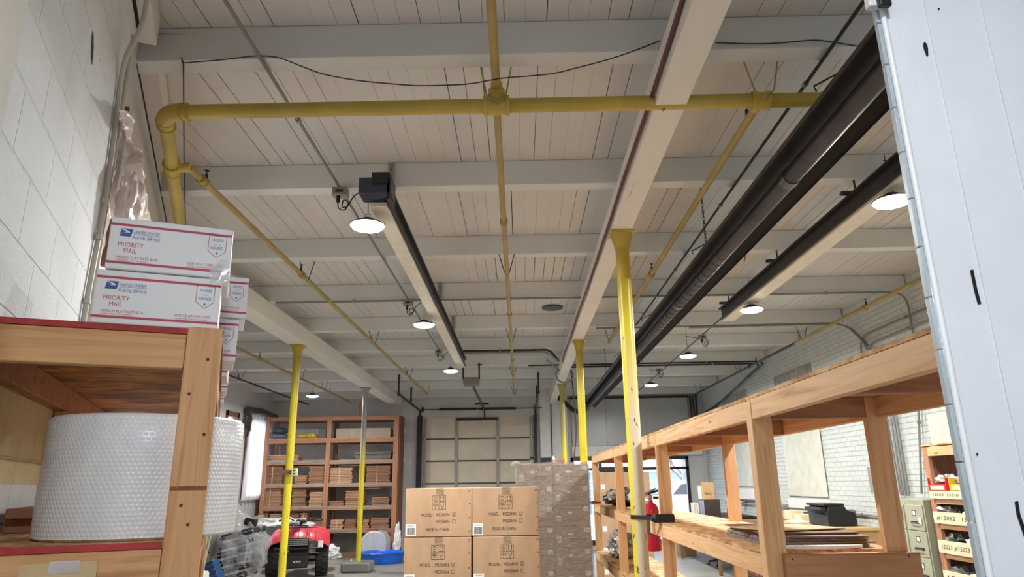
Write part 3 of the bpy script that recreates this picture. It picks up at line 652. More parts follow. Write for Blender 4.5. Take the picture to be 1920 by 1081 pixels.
conduit('conduit', 'crossing conduit far back from the girder to the right wall', [(.2, 13.7, 3.97), (4.95, 13.65, 3.97), (4.95, 17.5, 3.5), (4.9, 18.7, 3.4)], .016, .3, DSTEEL())
conduit('conduit', 'thick dark conduit far back just below its twin', [(.9, 13.66, 3.92), (4.85, 13.6, 3.92), (4.9, 17.5, 3.42), (4.86, 18.6, 3.3)], .02, .3, DSTEEL())
for i, (x, lb) in enumerate(((4.66, 'left one'), (4.74, 'middle one'), (4.82, 'right one'))):
    conduit('conduit', 'dark riser conduit in the back right corner, ' + lb, [(x, 18.86, 3.95), (x, 18.86, 2.66)], .028, .1, DSTEEL(), 8, True, 'riser conduits in the back right corner')
a1 = at(1612, 640, X=4.96); a2 = at(1745, 573, X=4.96); a3 = at(1622, 655, X=4.95); a4 = at(1748, 600, X=4.95)
conduit('conduit', 'horizontal conduit on the brick wall curving down at its far end, upper of two', [(4.96, a1.y - 2.5, a2.z), (4.96, a1.y, a2.z), (4.96, a1.y + .05, 1.47)], .014, .25, None, 8, True, 'conduits on the right wall')
conduit('conduit', 'horizontal conduit on the brick wall curving down at its far end, lower of two', [(4.95, a3.y - 2.2, a4.z + .02), (4.95, a3.y - .1, a4.z + .02), (4.95, a3.y - .07, 1.47)], .015, .2, None, 8, True, 'conduits on the right wall')
lz = at(1597, 962, X=4.96); 
lc = conduit('conduit', 'low horizontal conduit along the brick wall above the desk', [(4.96, 7.6, lz.z), (4.96, 17.5, lz.z)], .013, .1, GALV(), 8, True, 'conduits on the right wall')
for px_, py_, lb in ((1597, 962, 'right of the printer'), (1475, 950, 'left of the printer behind the shelf post'), (1395, 944, 'far along behind the long shelf')):
    g = at(px_, py_, X=4.96); t = thing('outlet_box', 'metal outlet box on the low conduit ' + lb, 'outlet box', g, 0, 'outlet boxes on the right wall')
    obj('box', MB().box(4.9, 4.98, g.y - .06, g.y + .06, lz.z - .06, lz.z + .06), GALV(), t, .006); obj('cover', MB().box(4.893, 4.9, g.y - .05, g.y + .05, lz.z - .05, lz.z + .05), GALV(), t, .002)
    obj('cord', MB().tube(bent([(4.9, g.y, lz.z), (4.86, g.y + .02, lz.z), (4.84, g.y + .15, lz.z - .08), (4.9, g.y + .12, lz.z - .2), (4.93, g.y - .05, lz.z - .28)], .1), .006, 6), BLACK(), t)

# ------------------------------------------------------------------ beams with dark webs and strut hangers
def rail_beam(x0, x1, y0, y1, z0, z1, side, label):
    t = thing('hanging_beam', label, 'beam', ((x0 + x1) / 2, y0, z0), 0, 'long beams hung below the joists')
    obj('bottom_board', MB().box(x0, x1, y0, y1, z0, z0 + .035), CREAM(), t, .003)
    xf = x1 if side > 0 else x0; b = MB(); b.box(min(xf, xf - side * .02), max(xf, xf - side * .02), y0 - .02, y1, z0 + .035, z1); b.box(min(xf - side * .05, xf + side * .035), max(xf - side * .05, xf + side * .035), y0 - .02, y1, z1 - .015, z1)
    b.box(min(xf, xf + side * .02), max(xf, xf + side * .02), y0, y1, z0 + .02, z0 + .045)
    obj('steel_channel', b, paint('channel_black', (24, 23, 26), .4, .15), t, .002); return t
b1 = rail_beam(-1.1, -.97, 4.8, 12.3, 3.72, 3.87, 1, 'long cream and black beam hung left of centre over the lamps')
b = MB(); b.box(-1.16, -.92, 4.66, 4.84, 3.77, 3.9); obj('end_box', b, paint('end_box_blue_black', (52, 60, 76), .4), b1, .006)
obj('end_flange', MB().box(-1.06, -.94, 4.64, 4.66, 3.84, 3.93).box(-.95, -.93, 4.66, 4.9, 3.72, 3.93), BLACK(), b1)
for y, zt in ((5.04, 4.2), (8.5, 4.2), (10.3, 4.2)):
    s_ = MB(); s_.box(-1.02, -.97, y - .008, y, 3.84, zt); o_ = obj('strut_hanger', s_, GALV(), b1)
    h_ = MB()
    for k in range(5): h_.lathe([(.008, 0), (.008, .001)], (-.995, y - .0095, 3.9 + k * .06), 8, Matrix.Rotation(R(90), 4, 'X'))
    objs('slot', h_, BLACK(), o_)
b2 = rail_beam(2.68, 2.84, .9, 8.8, 3.7, 3.87, -1, 'long cream and black beam at the right, above the lamps')
for y in (3.36, 5.1, 6.83, 8.57):
    s_ = MB(); s_.box(2.6, 2.84, y - .02, y + .02, 3.875, 3.9); s_.tube([(2.72, y, 3.89), (2.72, y, 4.0)], .008, 6); obj('strut_hanger', s_, DSTEEL(), b2)

# ------------------------------------------------------------------ radiant tube heater
ht = thing('tube_heater', 'long black radiant tube heater with reflector hanging diagonally at the right', 'heater', (1.76, 9, 3.5)); BM = paint('burnt_black_steel', (66, 62, 66), .55, .25, .3, .1, 3)
HZ = 3.5; hx = 1.71; tb = MB(); tb.tube([(hx, .6, HZ), (hx, 17.8, HZ)], .055, 22); obj('burner_tube', tb, BM, ht)
tb = MB()
y = 5.4
while y < 17.6: tb.tube([(hx, y, HZ), (hx, y + .02, HZ)], .0585, 22); y += .16
objs('tube_rib', tb, BM, ht)
tb = MB()
for y in (3.9, 7.0, 11.0, 15.0): tb.tube([(hx, y, HZ), (hx, y + .08, HZ)], .061, 22)
objs('tube_coupling', tb, paint('coupling_grey', (92, 88, 86), .35, .2, .5), ht)
pr = [(-.2, HZ + .0), (-.19, HZ + .03), (-.11, HZ + .10), (.11, HZ + .10), (.19, HZ + .03), (.2, HZ - .0)]; tb = MB()
n0 = 0
inn = [(x, z - .006) for x, z in pr]; poly = pr + [(x * .97, z - .006) for x, z in pr][::-1]
tb.prism([(hx + x, z) for x, z in poly], -17.6, -.6, Matrix.Rotation(R(90), 4, 'X')); obj('reflector', tb, paint('reflector_black', (34, 32, 34), .42, .2, .3), ht)
tb = MB()
for y in (3.0, 5.5, 8.0, 10.5, 13.0, 15.5):
    tb.tube([(hx - .22, y, HZ + .03), (hx - .23, y, HZ + .06), (hx - .1, y, HZ + .13), (hx + .1, y, HZ + .13), (hx + .22, y, HZ + .03), (hx + .2, y, HZ - .04)], .005, 5)
objs('reflector_hanger', tb, DSTEEL(), ht)
tb = MB(); tb.tube(bent([(hx, 17.7, HZ), (hx, 18.0, HZ), (hx - .25, 18.25, HZ - .02), (1.0, 18.5, HZ + .45), (1.0, 18.85, 3.98)], .12), .06, 16); obj('exhaust_elbow', tb, BM, ht)
def chain(x, y, z0, z1, label):
    n_ = int((z1 - z0) / .032); mb = MB()
    for k in range(n_):
        z = z0 + .032 * k + .016; a = k % 2
        mb.tube([(x + (.009 * math.cos(t) if a else 0), y + (0 if a else .009 * math.cos(t)), z + .021 * math.sin(t)) for t in [2 * PI * j / 8 for j in range(9)]], .0028, 4, False)
    tag(obj('hanging_chain', mb, DSTEEL()), label, 'chain', 'chains holding the heater')
chain(1.62, 5.55, 3.63, 4.2, 'steel chain holding the black tube heater, nearest one'); chain(1.62, 10.5, 3.63, 4.2, 'steel chain holding the tube heater behind the cream column'); chain(1.66, 13.0, 3.63, 4.2, 'steel chain holding the far part of the tube heater')

# vent disc, cables
tag(obj('vent_cap', MB().lathe([(.001, 0), (.15, 0), (.155, .01), (.12, .03), (.001, .03)], (.517, 9.88, ZD - .03), 28), paint('vent_slate', (72, 80, 92), .5)), 'round dark slate vent cap on the ceiling left of the girder', 'vent')
def wire(name, label, pts, r, m, br=.1): return tag(obj(name, MB().tube(bent(pts, br), r, 7), m), label, 'cable')
W = []
for x, y in ((343, 118), (420, 112), (480, 104), (520, 106), (560, 122), (600, 138), (660, 150), (720, 156), (780, 161), (830, 160), (880, 158), (940, 146), (1000, 142), (1040, 138), (1090, 125), (1140, 112), (1190, 95), (1238, 76)):
    W.append(at(x, y, Y=3.30))
wire('blue_cable', 'thin dark blue cable sagging across the first joist face', W, .0035, paint('cable_blue', (34, 38, 66), .5))
W = [at(x, y, Y=3.31) for x, y in ((1342, 80), (1400, 82), (1440, 82), (1480, 79), (1530, 74), (1570, 80), (1640, 92))]
wire('blue_cable', 'dark blue cable along the joist right of the big girder', W, .0035, paint('cable_blue', (34, 38, 66), .5))
wire('black_wire', 'thin black wire running back along the ceiling near the left elbow', [at(340, 108, Y=3.3), at(344, 120, Z=3.99), at(345, 300, Z=3.99), at(348, 430, Z=3.99)], .004, BLACK())
W = [(.795, -1, 3.9), (.798, 2.4, 3.88), (.795, 3.0, 3.84), (.79, 3.6, 3.815), (.79, 4.6, 3.82), (.79, 5.4, 3.80), (.79, 6.0, 3.80), (.80, 6.9, 3.82), (.79, 7.6, 3.79), (.79, 8.8, 3.82), (.79, 10.2, 3.78), (.79, 11.6, 3.84), (.79, 12.2, 3.78)]
wire('maroon_cable', 'maroon insulated cable along the left side of the big girder', W, .013, paint('cable_maroon', (92, 44, 58), .45))
lc0 = Vector((.9, 13.3, 3.72)); pts = [lc0 + Vector((.17 * math.cos(t), .02 * t, .15 * math.sin(t))) for t in [PI * .75 + 2 * PI * k / 24 * 1.1 for k in range(25)]]
wire('cable_loop', 'grey cable looped around the girder far back near the dull yellow column', [(.55, 13.0, 3.95)] + pts, .016, GREYC(), .02)
wire('drop_cable', 'dark cable dropping beside the dull yellow column to the pallet', [(1.02, 13.4, 3.9), (1.08, 13.5, 3.2), (1.1, 13.5, 2.6), (1.02, 13.5, 2.1), (.9, 13.5, 1.0)], .012, paint('cable_brown', (70, 44, 40), .5), .3)
# pencil crack lines / thin conduit on near wall
t = thing('wall_conduit', 'pale painted conduit climbing the white block wall by the ceiling', 'conduit', D(-.57, 3.42, 1.6), 0)
def atU(x, y, u):
    c = (x - 960, 540.5 - y, FPX); d = Vector([sum(AX[i][j] * c[j] for j in range(3)) for i in range(3)]); return Vector((0, 0, CAM_H)) + d * (u / d.dot(UX))
P_ = [D(-.6, 3.52, 1.3)] + [atU(x, y, -.585) for x, y in ((158, 590), (180, 470), (196, 385), (213, 260), (226, 150))] + [atU(238, 100, -.56), atU(256, 72, -.53), atU(268, 42, -.51), atU(275, 0, -.51), atU(277, -25, -.51)]
obj('pipe', MB().tube(bent(P_, .1), .0115, 12), paint('conduit_pale', (196, 192, 184), .45), t)
b = MB()
for yy in (372, 440, 560):
    q1 = atU(158 + (590 - yy) * .178, yy, -.585); q2 = atU(158 + (582 - yy) * .178, yy + 9, -.585); b.tube([q1, q2], .017, 10)
objs('fitting', b, paint('conduit_pale', (196, 192, 184), .45), t)
P_ = [D(-.593, 3.47, 1.3), D(-.593, 3.47, 3.9)]
tag(obj('wall_conduit', MB().tube(P_, .009, 8), paint('conduit_pale', (196, 192, 184), .45)), 'slim pale pipe on the edge of the white block wall', 'conduit')
# plastic sheeting hung on a brown strip
pt = thing('plastic_sheet', 'crumpled clear plastic sheet hanging from a brown strip on left wall', 'sheet', D(-.6, 4.3, 2.9), 0)
obj('brown_strip', MB().box(-.62, -.6, 3.7, 3.725, 2.75, 3.62, DM), wood('z', 'old'), pt)
LE = [(228, 206), (226, 235), (221, 265), (215, 300), (208, 340), (203, 372), (198, 420), (190, 470)]
RE = [(232, 207), (240, 245), (252, 268), (268, 284), (262, 300), (268, 335), (282, 380), (292, 430)]
mb = MB(); NU, NV = 40, 56
for j in range(NV + 1):
    v = j / NV * (len(LE) - 1); k_ = min(int(v), len(LE) - 2); f_ = v - k_; l_ = Vector(LE[k_]).lerp(Vector(LE[k_ + 1]), f_); r_ = Vector(RE[k_]).lerp(Vector(RE[k_ + 1]), f_)
    A_ = atU(l_.x, l_.y, -.61); B_ = atU(r_.x, r_.y, -.50 - .02 * math.sin(v))
    for i in range(NU + 1):
        s_ = i / NU; q_ = A_.lerp(B_, s_); q_ = q_ + UX * (.035 * math.sin(s_ * 13 + v * .5) * s_ * (1 - s_) * 3 + .03 * noise.noise(Vector((s_ * 3.5, v * .7, 2))) * min(1, s_ * 4) + .012 * noise.noise(Vector((s_ * 9 + v, v * 3, 5)))); mb.v.append(q_)
for j in range(NV):
    for i in range(NU): a = j * (NU + 1) + i; mb.f.append((a, a + 1, a + NU + 2, a + NU + 1))
n = NT('milky_sheet'); f_ = n.noise(n.coord((1, 1, .6)), 3.5, 3, .5, 1.5); n.col(lin((228, 216, 212))); n.r(.25); n.b.inputs['Alpha'].default_value = .72; n.bump(f_, .6, .05)
obj('sheet', mb, n.m, pt, 0, None, 1.2, False)
q_ = atU(243, 385, -.5)
obj('lower_fold', MB().blob(q_, (.055, .1, .15), 30, 20, .25, 5, None, DM, 4), n.m, pt, 0, None, 1.2)
obj('corner_tab', MB().box(-.03, .03, -.004, .004, -.09, .04, Matrix.Translation(atU(270, 375, -.49)) @ Matrix.Rotation(TH + R(60), 4, 'Z') @ Matrix.Rotation(R(-8), 4, 'Y')), n.m, pt, .003)

# ------------------------------------------------------------------ near left shelf (stands square to the diagonal wall)
ls = thing('wooden_shelf', 'near left wooden shelf of pale boards holding the postal boxes and bubble wrap roll', 'shelf', D(-.3, 2.9, 0), TH)
W0, W1 = 1.927, 4.3
for (u, w) in ((-.105, W0), (-.595, W0), (-.105, 3.1), (-.595, 3.1), (-.105, W1 - .04), (-.595, W1 - .04)):
    obj('post', MB().box(u, u + .085, w, w + .038, 0, 2.104 if (u > -.2) else 1.99, DM), wood('z', 'pine'), ls, .003)
RED = paint('red_paint_edge', (176, 58, 58), .7, .15, 0.0, .1, 20)
for k, (zt) in enumerate((2.083, 1.563, .9)):
    obj('front_rail', MB().box(-.51 if k else -.595, -.106, W0 + .002, W0 + .038, zt - .089, zt, DM) if k else MB().box(-.6, -.106, W0 + .002, W0 + .038, zt - .089, zt, DM), wood('x', 'pine'), ls, .003)
    for u in (-.597, -.06): obj('side_rail', MB().box(u, u + .036, W0 + .04, W1, zt - .089, zt, DM), wood('x', 'red'), ls, .003)
    obj('board', MB().box(-.6, -.018, W0 + .001 + (.04 if k else 0) * 0, W1, zt + .0005, zt + .0155, DM), osb_face() if k == 0 else osb(), ls)
    obj('painted_edge', MB().box(-.6, -.106, W0 - .0012, W0 + .0005, zt + .0005, zt + .0155, DM), RED, ls)
nb = MB()
for (z, u) in ((1.93, -.085), (1.83, -.04), (1.66, -.075), (1.615, -.055), (2.02, -.05)): nb.lathe([(.004, 0), (.004, .001)], D(u, W0 - .0005, z), 10, DM @ Matrix.Rotation(R(90), 4, 'X'))
objs('knot', nb, paint('knot_brown', (96, 46, 34), .7), ls)
obj('stain_mark', MB().box(-.104, -.021, W0 - .001, W0, 1.695, 1.705, DM), paint('stain_brown', (134, 78, 46), .8, .4, 0.0, 0, 40), ls)
tg = thing('cardboard_tag', 'pale cardboard tag taped on the lower rail of the near left shelf', 'tag', D(-.29, 1.92, 1.48), TH)
obj('card', MB().box(-.385, -.235, W0 - .006, W0 - .001, 1.42, 1.543, DM), cardboard((214, 190, 146)), tg); obj('clear_tape', MB().box(-.33, -.27, W0 - .0075, W0 - .006, 1.52, 1.546, DM), clearfilm('clear_tape', .5, (246, 246, 250)), tg)
# bubble wrap roll
rc = D(-.185, 2.22, 1.579); br_ = thing('bubble_wrap_roll', 'big white roll of bubble wrap standing on the near left shelf', 'roll', rc, 0)
pf = [(.045, 0), (.236, .0), (.245, .006), (.247, .1), (.244, .2), (.246, .298), (.238, .306), (.045, .306)]
mb = MB().lathe(pf, rc, 128, None, False)
obj('wrap', mb, bubble(), br_, 0, None, .9)
obj('core', MB().lathe([(.038, 0), (.044, 0), (.044, .307), (.038, .307), (.038, 0)], rc, 32, None, False), cardboard(), br_)
tag(obj('cardboard_scrap', MB().box(-.57, -.43, 2.55, 2.95, 1.579, 1.62, DM).box(-.56, -.44, 2.5, 2.9, 1.621, 1.65, DM), cardboard((150, 104, 74)), None, .003), 'flat brown cardboard pieces in the left shelf behind the bubble wrap roll', 'cardboard')

# postal boxes
UB = paint('postal_white', (236, 237, 242), .45, .015, 0.0, .02, 4); UR = paint('postal_red', (190, 56, 84), .5, .03, 0.0, 0); UN = paint('postal_blue', (36, 84, 160), .5, .03, 0.0, 0); UF = paint('carton_raw', (196, 188, 176), .8)
def usps(u0, w0, z0, label, yaw=0.0, wd=.292, dp=.216, ht=.1395, detail=True):
    M = Matrix.Translation(D(u0, w0, z0)) @ Matrix.Rotation(TH + yaw, 4, 'Z')
    t = thing('postal_box', label, 'box', M.translation, TH + yaw, 'white postal boxes on the near left shelf')
    obj('body', MB().box(0, wd, 0, dp, 0, ht, M), UB, t, .0025)
    F = M @ plane((0, -.0006, 0), (1, 0, 0), (0, 0, 1)); r_ = MB(); b_ = MB(); S = lambda v: ht * (1 - v)
    r_.rect(0, wd, S(.16), S(.115), F); r_.rect(0, wd, S(.895), S(.85), F)
    # side face print (to the right)
    G = M @ plane((wd + .0006, 0, 0), (0, 1, 0), (0, 0, 1)); r_.rect(0, dp, S(.16), S(.115), G); r_.rect(0, dp, S(.895), S(.85), G)
    # shield
    xs = (.80 * wd, .95 * wd); c = sum(xs) / 2; o_ = [(xs[0], S(.16)), (xs[1], S(.16)), (xs[1], S(.47)), (c, S(.6)), (xs[0], S(.47))]
    for a, b in zip(o_, o_[1:] + o_[:1]):
        a = Vector(a); b = Vector(b); n_ = Vector((-(b - a).y, (b - a).x)).normalized() * .0007; r_.add([(a.x - n_.x, a.y - n_.y, 0), (b.x - n_.x, b.y - n_.y, 0), (b.x + n_.x, b.y + n_.y, 0), (a.x + n_.x, a.y + n_.y, 0)], [(0, 1, 2, 3)], F)
    b_.text('TRACKED', .825 * wd, S(.275), .10 * wd, .055 * ht, F); b_.text('INSURED', .822 * wd, S(.435), .105 * wd, .055 * ht, F)
    for k in range(3): b_.lathe([(.001, 0)], (0, 0, 0), 5, None, False) if False else b_.rect((.845 + .022 * k) * wd, (.851 + .022 * k) * wd, S(.345), S(.325), F)
    b_.add([(c + (.0042 if k % 2 == 0 else .0018) * math.sin(k * PI / 5), S(.515) + (.0042 if k % 2 == 0 else .0018) * math.cos(k * PI / 5), 0) for k in range(10)], [tuple(range(10))], F)
    # emblem: slanted blue field with a white swooping head
    ex, ey, ew, eh = .075 * wd, S(.36), .095 * wd, .15 * ht
    b_.add([(ex, ey, 0), (ex + ew * .95, ey, 0), (ex + ew * 1.07, ey + eh, 0), (ex + ew * .12, ey + eh, 0)], [(0, 1, 2, 3)], F)
    w2 = MB(); F2 = M @ plane((0, -.0009, 0), (1, 0, 0), (0, 0, 1)); pts = [(.16, .98), (.72, .74), (.86, .56), (.80, .48), (.45, .5), (.02, .12), (.0, .0), (.1, .22), (.5, .6), (.62, .62), (.14, .86)]
    w2.add([(ex + ew * a, ey + eh * b, 0) for a, b in pts], [(0, 1, 2, 9, 10), (2, 3, 4, 8, 9), (4, 5, 6, 7, 8)], F2)
    b_.text('UNITED STATES', .185 * wd, S(.295), .205 * wd, .06 * ht, F, .25); b_.text('POSTAL SERVICE', .18 * wd, S(.40), .22 * wd, .06 * ht, F, .25); b_.rect(.185 * wd, .40 * wd, S(.31), S(.305), F)
    r_.text('PRIORITY', .075 * wd, S(.56), .2 * wd, .085 * ht, F); r_.text('MAIL', .125 * wd, S(.675), .1 * wd, .085 * ht, F)
    r_.text('MEDIUM FLAT RATE BOX', .072 * wd, S(.795), .325 * wd, .052 * ht, F); r_.text('VISIT US AT USPS.COM', .64 * wd, S(.79), .29 * wd, .05 * ht, F)
    r_.text('ONE RATE  ANY WEIGHT', .072 * wd, S(.835), .24 * wd, .022 * ht, F); r_.text('ORDER FREE SUPPLIES ONLINE', .64 * wd, S(.835), .27 * wd, .022 * ht, F)
    objp = obj('red_print', r_, UR, t, 0, None, .6, False); obj('blue_print', b_, UN, t, 0, None, .6, False); obj('emblem_swoop', w2, UB, t, 0, None, .6, False)
    obj('flap_seam', MB().box(0.002, wd - .002, dp / 2 - .0006, dp / 2 + .0006, ht, ht + .0004, M), UF, t)
    return t
usps(-.328, W0 + .006, 2.0995, 'white postal box at the front of the near left shelf, under another')
ub = usps(-.312, W0 - .002, 2.2405, 'topmost front white postal box with torn clear tape at right corner', .0, .292)
M = Matrix.Translation(D(-.312, W0 - .002, 2.239)) @ Matrix.Rotation(TH, 4, 'Z'); b = MB()
for j in range(7):
    for i in range(6): b.v.append(M @ Vector((.245 + .05 * i / 5 + .004 * noise.noise(Vector((i, j, 1))), -.003 - .006 * abs(noise.noise(Vector((i * .9, j * .8, 2)))), -.02 + .075 * j / 6 * (1 - .3 * (i < 2)))))
for j in range(6):
    for i in range(5): a = j * 6 + i; b.f.append((a, a + 1, a + 7, a + 6))
obj('torn_tape', b, clearfilm('clear_tape', .5, (246, 246, 250)), ub, 0, None, 1.2, False)
usps(-.255, 2.41, 2.0995, 'white postal box low in the second row, edge just past the shelf post', .02, .275, .22, .142); usps(-.238, 2.40, 2.2425, 'white postal box on top of second row, seen right of the front pair', 0, .277, .22, .14)
usps(-.275, 2.78, 2.0995, 'bottom white postal box in the third row behind the shelf post', -.03, .275, .22, .14); usps(-.268, 3.2, 2.0995, 'white postal box in the fourth row along the shelf edge', .02, .275, .22, .14); usps(-.28, 3.65, 2.0995, 'white postal box farthest back on the near left shelf', .0, .275, .22, .14)

# ------------------------------------------------------------------ printed cartons on a pallet
CB = cardboard((184, 150, 118)); PT = film('packing_tape', .35, (214, 190, 150))
ct = thing('printed_carton', 'x', 'box', (0, 0, 0), 0, 'brown model cartons on the pallet'); cw, ch, cd = .552, .384, .5
obj('body', MB().box(-cw / 2, cw / 2, 0, cd, 0, ch), CB, ct, .005); F = plane((-cw / 2, -.0008, 0), (1, 0, 0), (0, 0, 1)); k = MB(); S = lambda v: ch * (1 - v)
def lined(mb, pts, F, t=.0009, close=False):
    pts = [Vector(p) for p in pts]
    for a, b in zip(pts, pts[1:] + (pts[:1] if close else [])):
        if (b - a).length < 1e-6: continue
        n_ = Vector((-(b - a).y, (b - a).x)).normalized() * t; mb.add([(a.x - n_.x, a.y - n_.y, 0), (b.x - n_.x, b.y - n_.y, 0), (b.x + n_.x, b.y + n_.y, 0), (a.x + n_.x, a.y + n_.y, 0)], [(0, 1, 2, 3)], F)
x0, x1, y1_, y0_ = .405 * cw, .605 * cw, S(.155), S(.445); xm = (x0 + x1) / 2; ym = (y0_ + y1_) / 2
lined(k, [(x0, y0_), (x1, y0_), (x1, y1_), (x0, y1_)], F, .0013, True); lined(k, [(xm, y0_), (xm, y1_)], F, .0011); lined(k, [(x0, ym), (x1, ym)], F, .0011)
q = (x1 - x0) / 2
def cell(cx_, cy_, pts, t=.0012, close=False): lined(k, [(cx_ + a * q, cy_ + b * q) for a, b in pts], F, t, close)
# this-way-up crane / arrows / umbrella / glass
cell(x0 + q / 2, (ym + y1_) / 2, [(-.36, 0), (-.2, .3), (.1, .33), (.36, .1)], .0014); cell(x0 + q / 2, (ym + y1_) / 2, [(0, .3), (0, -.08)]); cell(x0 + q / 2, (ym + y1_) / 2, [(-.18, -.1), (.18, -.1), (.18, -.36), (-.18, -.36)], .0012, True)
for s_ in (-.22, .22): cell(xm + q / 2, (ym + y1_) / 2, [(s_, -.3), (s_, .34)], .0016); cell(xm + q / 2, (ym + y1_) / 2, [(s_ - .1, .22), (s_, .36), (s_ + .1, .22)], .0014)
cell(xm + q / 2, (ym + y1_) / 2, [(-.38, -.34), (.38, -.34)], .0014)
cell(x0 + q / 2, (ym + y0_) / 2, [(-.36, .05), (-.26, .24), (0, .32), (.26, .24), (.36, .05), (-.36, .05)], .0016); cell(x0 + q / 2, (ym + y0_) / 2, [(0, .3), (0, -.3), (-.1, -.36), (-.16, -.26)], .0013)
cell(xm + q / 2, (ym + y0_) / 2, [(-.26, .34), (-.2, .05), (0, -.08), (.2, .05), (.26, .34)], .0014); cell(xm + q / 2, (ym + y0_) / 2, [(0, -.08), (0, -.34)]); cell(xm + q / 2, (ym + y0_) / 2, [(-.15, -.36), (.15, -.36)], .0014)
k.text('MODEL :', .24 * cw, S(.585), .185 * cw, .065 * ch, F); k.text('MS2000N', .465 * cw, S(.585), .2 * cw, .065 * ch, F); k.text('MS2006N', .465 * cw, S(.725), .2 * cw, .065 * ch, F); k.text('MADE IN CHINA', .31 * cw, S(.885), .35 * cw, .065 * ch, F)
for v in (.585, .725): lined(k, [(.71 * cw, S(v)), (.755 * cw, S(v)), (.755 * cw, S(v - .07)), (.71 * cw, S(v - .07))], F, .0012, True)
lined(k, [(.72 * cw, S(.55)), (.73 * cw, S(.575)), (.75 * cw, S(.53))], F, .0012)
for v in (.07, .33, .62, .9):
    for d_ in (0, .014): lined(k, [((.955 + d_) * cw, S(v + .012)), ((.965 + d_) * cw, S(v - .02))], F, .0016)
obj('printing', k, INK(), ct, 0, None, .6, False)
lb = obj('label', MB().rect(.01 * cw, .165 * cw, S(.975), S(.735), plane((-cw / 2, -.0012, 0), (1, 0, 0), (0, 0, 1))), PAPER(), ct, 0, None, .6, False)
k = MB(); F3 = plane((-cw / 2, -.0016, 0), (1, 0, 0), (0, 0, 1)); k.text('MS2000N', .03 * cw, S(.785), .11 * cw, .025 * ch, F3); random.seed(3); x = .03
while x < .145: w__ = random.choice([.002, .004, .006]); k.rect(x * cw, (x + w__) * cw, S(.955), S(.81), F3); x += w__ + random.choice([.002, .004])
bcd = obj('barcode', k, INK(), ct, 0, None, .6, False); bcd.parent = lb
obj('tape', MB().rect(.455 * cw, .575 * cw, S(.16), S(0), plane((-cw / 2, -.0011, 0), (1, 0, 0), (0, 0, 1))).add([(-.045 * cw, -.001, ch + .0008), (.075 * cw, -.001, ch + .0008), (.075 * cw, cd, ch + .0008), (-.045 * cw, cd, ch + .0008)], [(0, 1, 2, 3)]), PT, ct, 0, None, .6, False)
rows_ = ['topmost', 'second from the top', 'third from the top', 'bottom']
first = True
for i, (xc, sd) in enumerate(((-.69, 'left'), (-.128, 'right'))):
    for j in range(4):
        lbx = 'brown model carton in the front %s stack, %s' % (sd, rows_[3 - j]); L = (xc + random.uniform(-.004, .004), 6.0, .118 + j * .3885)
        if first: ct.location = L; ct['label'] = lbx; first = False
        else: dup(ct, L, 0, lbx)
def pallet(x0, x1, y0, y1, label):
    t = thing('wooden_pallet', label, 'pallet', ((x0 + x1) / 2, (y0 + y1) / 2, 0), 0, 'wooden pallets'); n_ = 7; pw = (y1 - y0) / n_
    for i in range(n_): obj('top_slat', MB().box(x0, x1, y0 + i * pw + .01, y0 + (i + 1) * pw - .01, .098, .116), wood('x', 'old'), t, .002)
    for x in (x0, (x0 + x1) / 2 - .02, x1 - .04): obj('stringer', MB().box(x, x + .04, y0, y1, .016, .098), wood('y', 'old'), t, .002)
    for y in (y0, (y0 + y1) / 2 - .05, y1 - .1): obj('bottom_slat', MB().box(x0, x1, y, y + .1, 0, .016), wood('x', 'old'), t, .002)
    return t
pallet(-1.02, .22, 5.98, 7.1, 'pallet under the brown model cartons'); pallet(-.06, .80, 8.02, 9.2, 'pallet under the shrink-wrapped cartons')
# shrink wrapped cartons
wc = thing('wrapped_carton', 'x', 'box', (0, 0, 0), 0, 'cartons inside the stretch film'); ww, wh, wd_ = .405, .2205, 1.1; WCB = cardboard((172, 146, 122))
obj('body', MB().box(0, ww, 0, wd_, 0, wh), WCB, wc, .003); k = MB(); F = plane((0, -.001, 0), (1, 0, 0), (0, 0, 1))
k.rect(.03, .075, .05, .115, F); k.rect(.15, .2, .13, .155, F); k.rect(.33, .385, .16, .205, F); objs('label', k, PAPER(), wc, 0, None, .6)
k = MB(); F = plane((0, -.0015, 0), (1, 0, 0), (0, 0, 1))
for a in range(5): k.rect(.036, .068, .06 + a * .009, .064 + a * .009, F)
k.text('11', .347, .17, .022, .02, F); [k.rect(.15 + .022 * q_, .15 + .022 * q_ + .015, zz, zz + .008, F) for zz in (.085, .06) for q_ in range(9)]; obj('printing', k, paint('faded_ink', (120, 100, 84), .8, .03, 0.0, 0), wc, 0, None, .6, False)
first = True; on = ['bottom', 'second from the bottom', 'third from the bottom', 'fourth from the bottom', 'fourth from the top', 'third from the top', 'second from the top', 'topmost']
for i, sd in enumerate(('left', 'right')):
    for j in range(8):
        L = (-.04 + i * (ww + .003), 8.06, .117 + j * .2225); lbx = 'film-wrapped brown carton in the %s stack of the tall pallet, %s' % (sd, on[j])
        if first: wc.location = L; wc['label'] = lbx; first = False
        else: dup(wc, L, 0, lbx)
fm = MB(); X0, X1, Y0, Y1, Z0, Z1 = -.05, .785, 8.045, 9.175, .1, 1.908; NN = 60
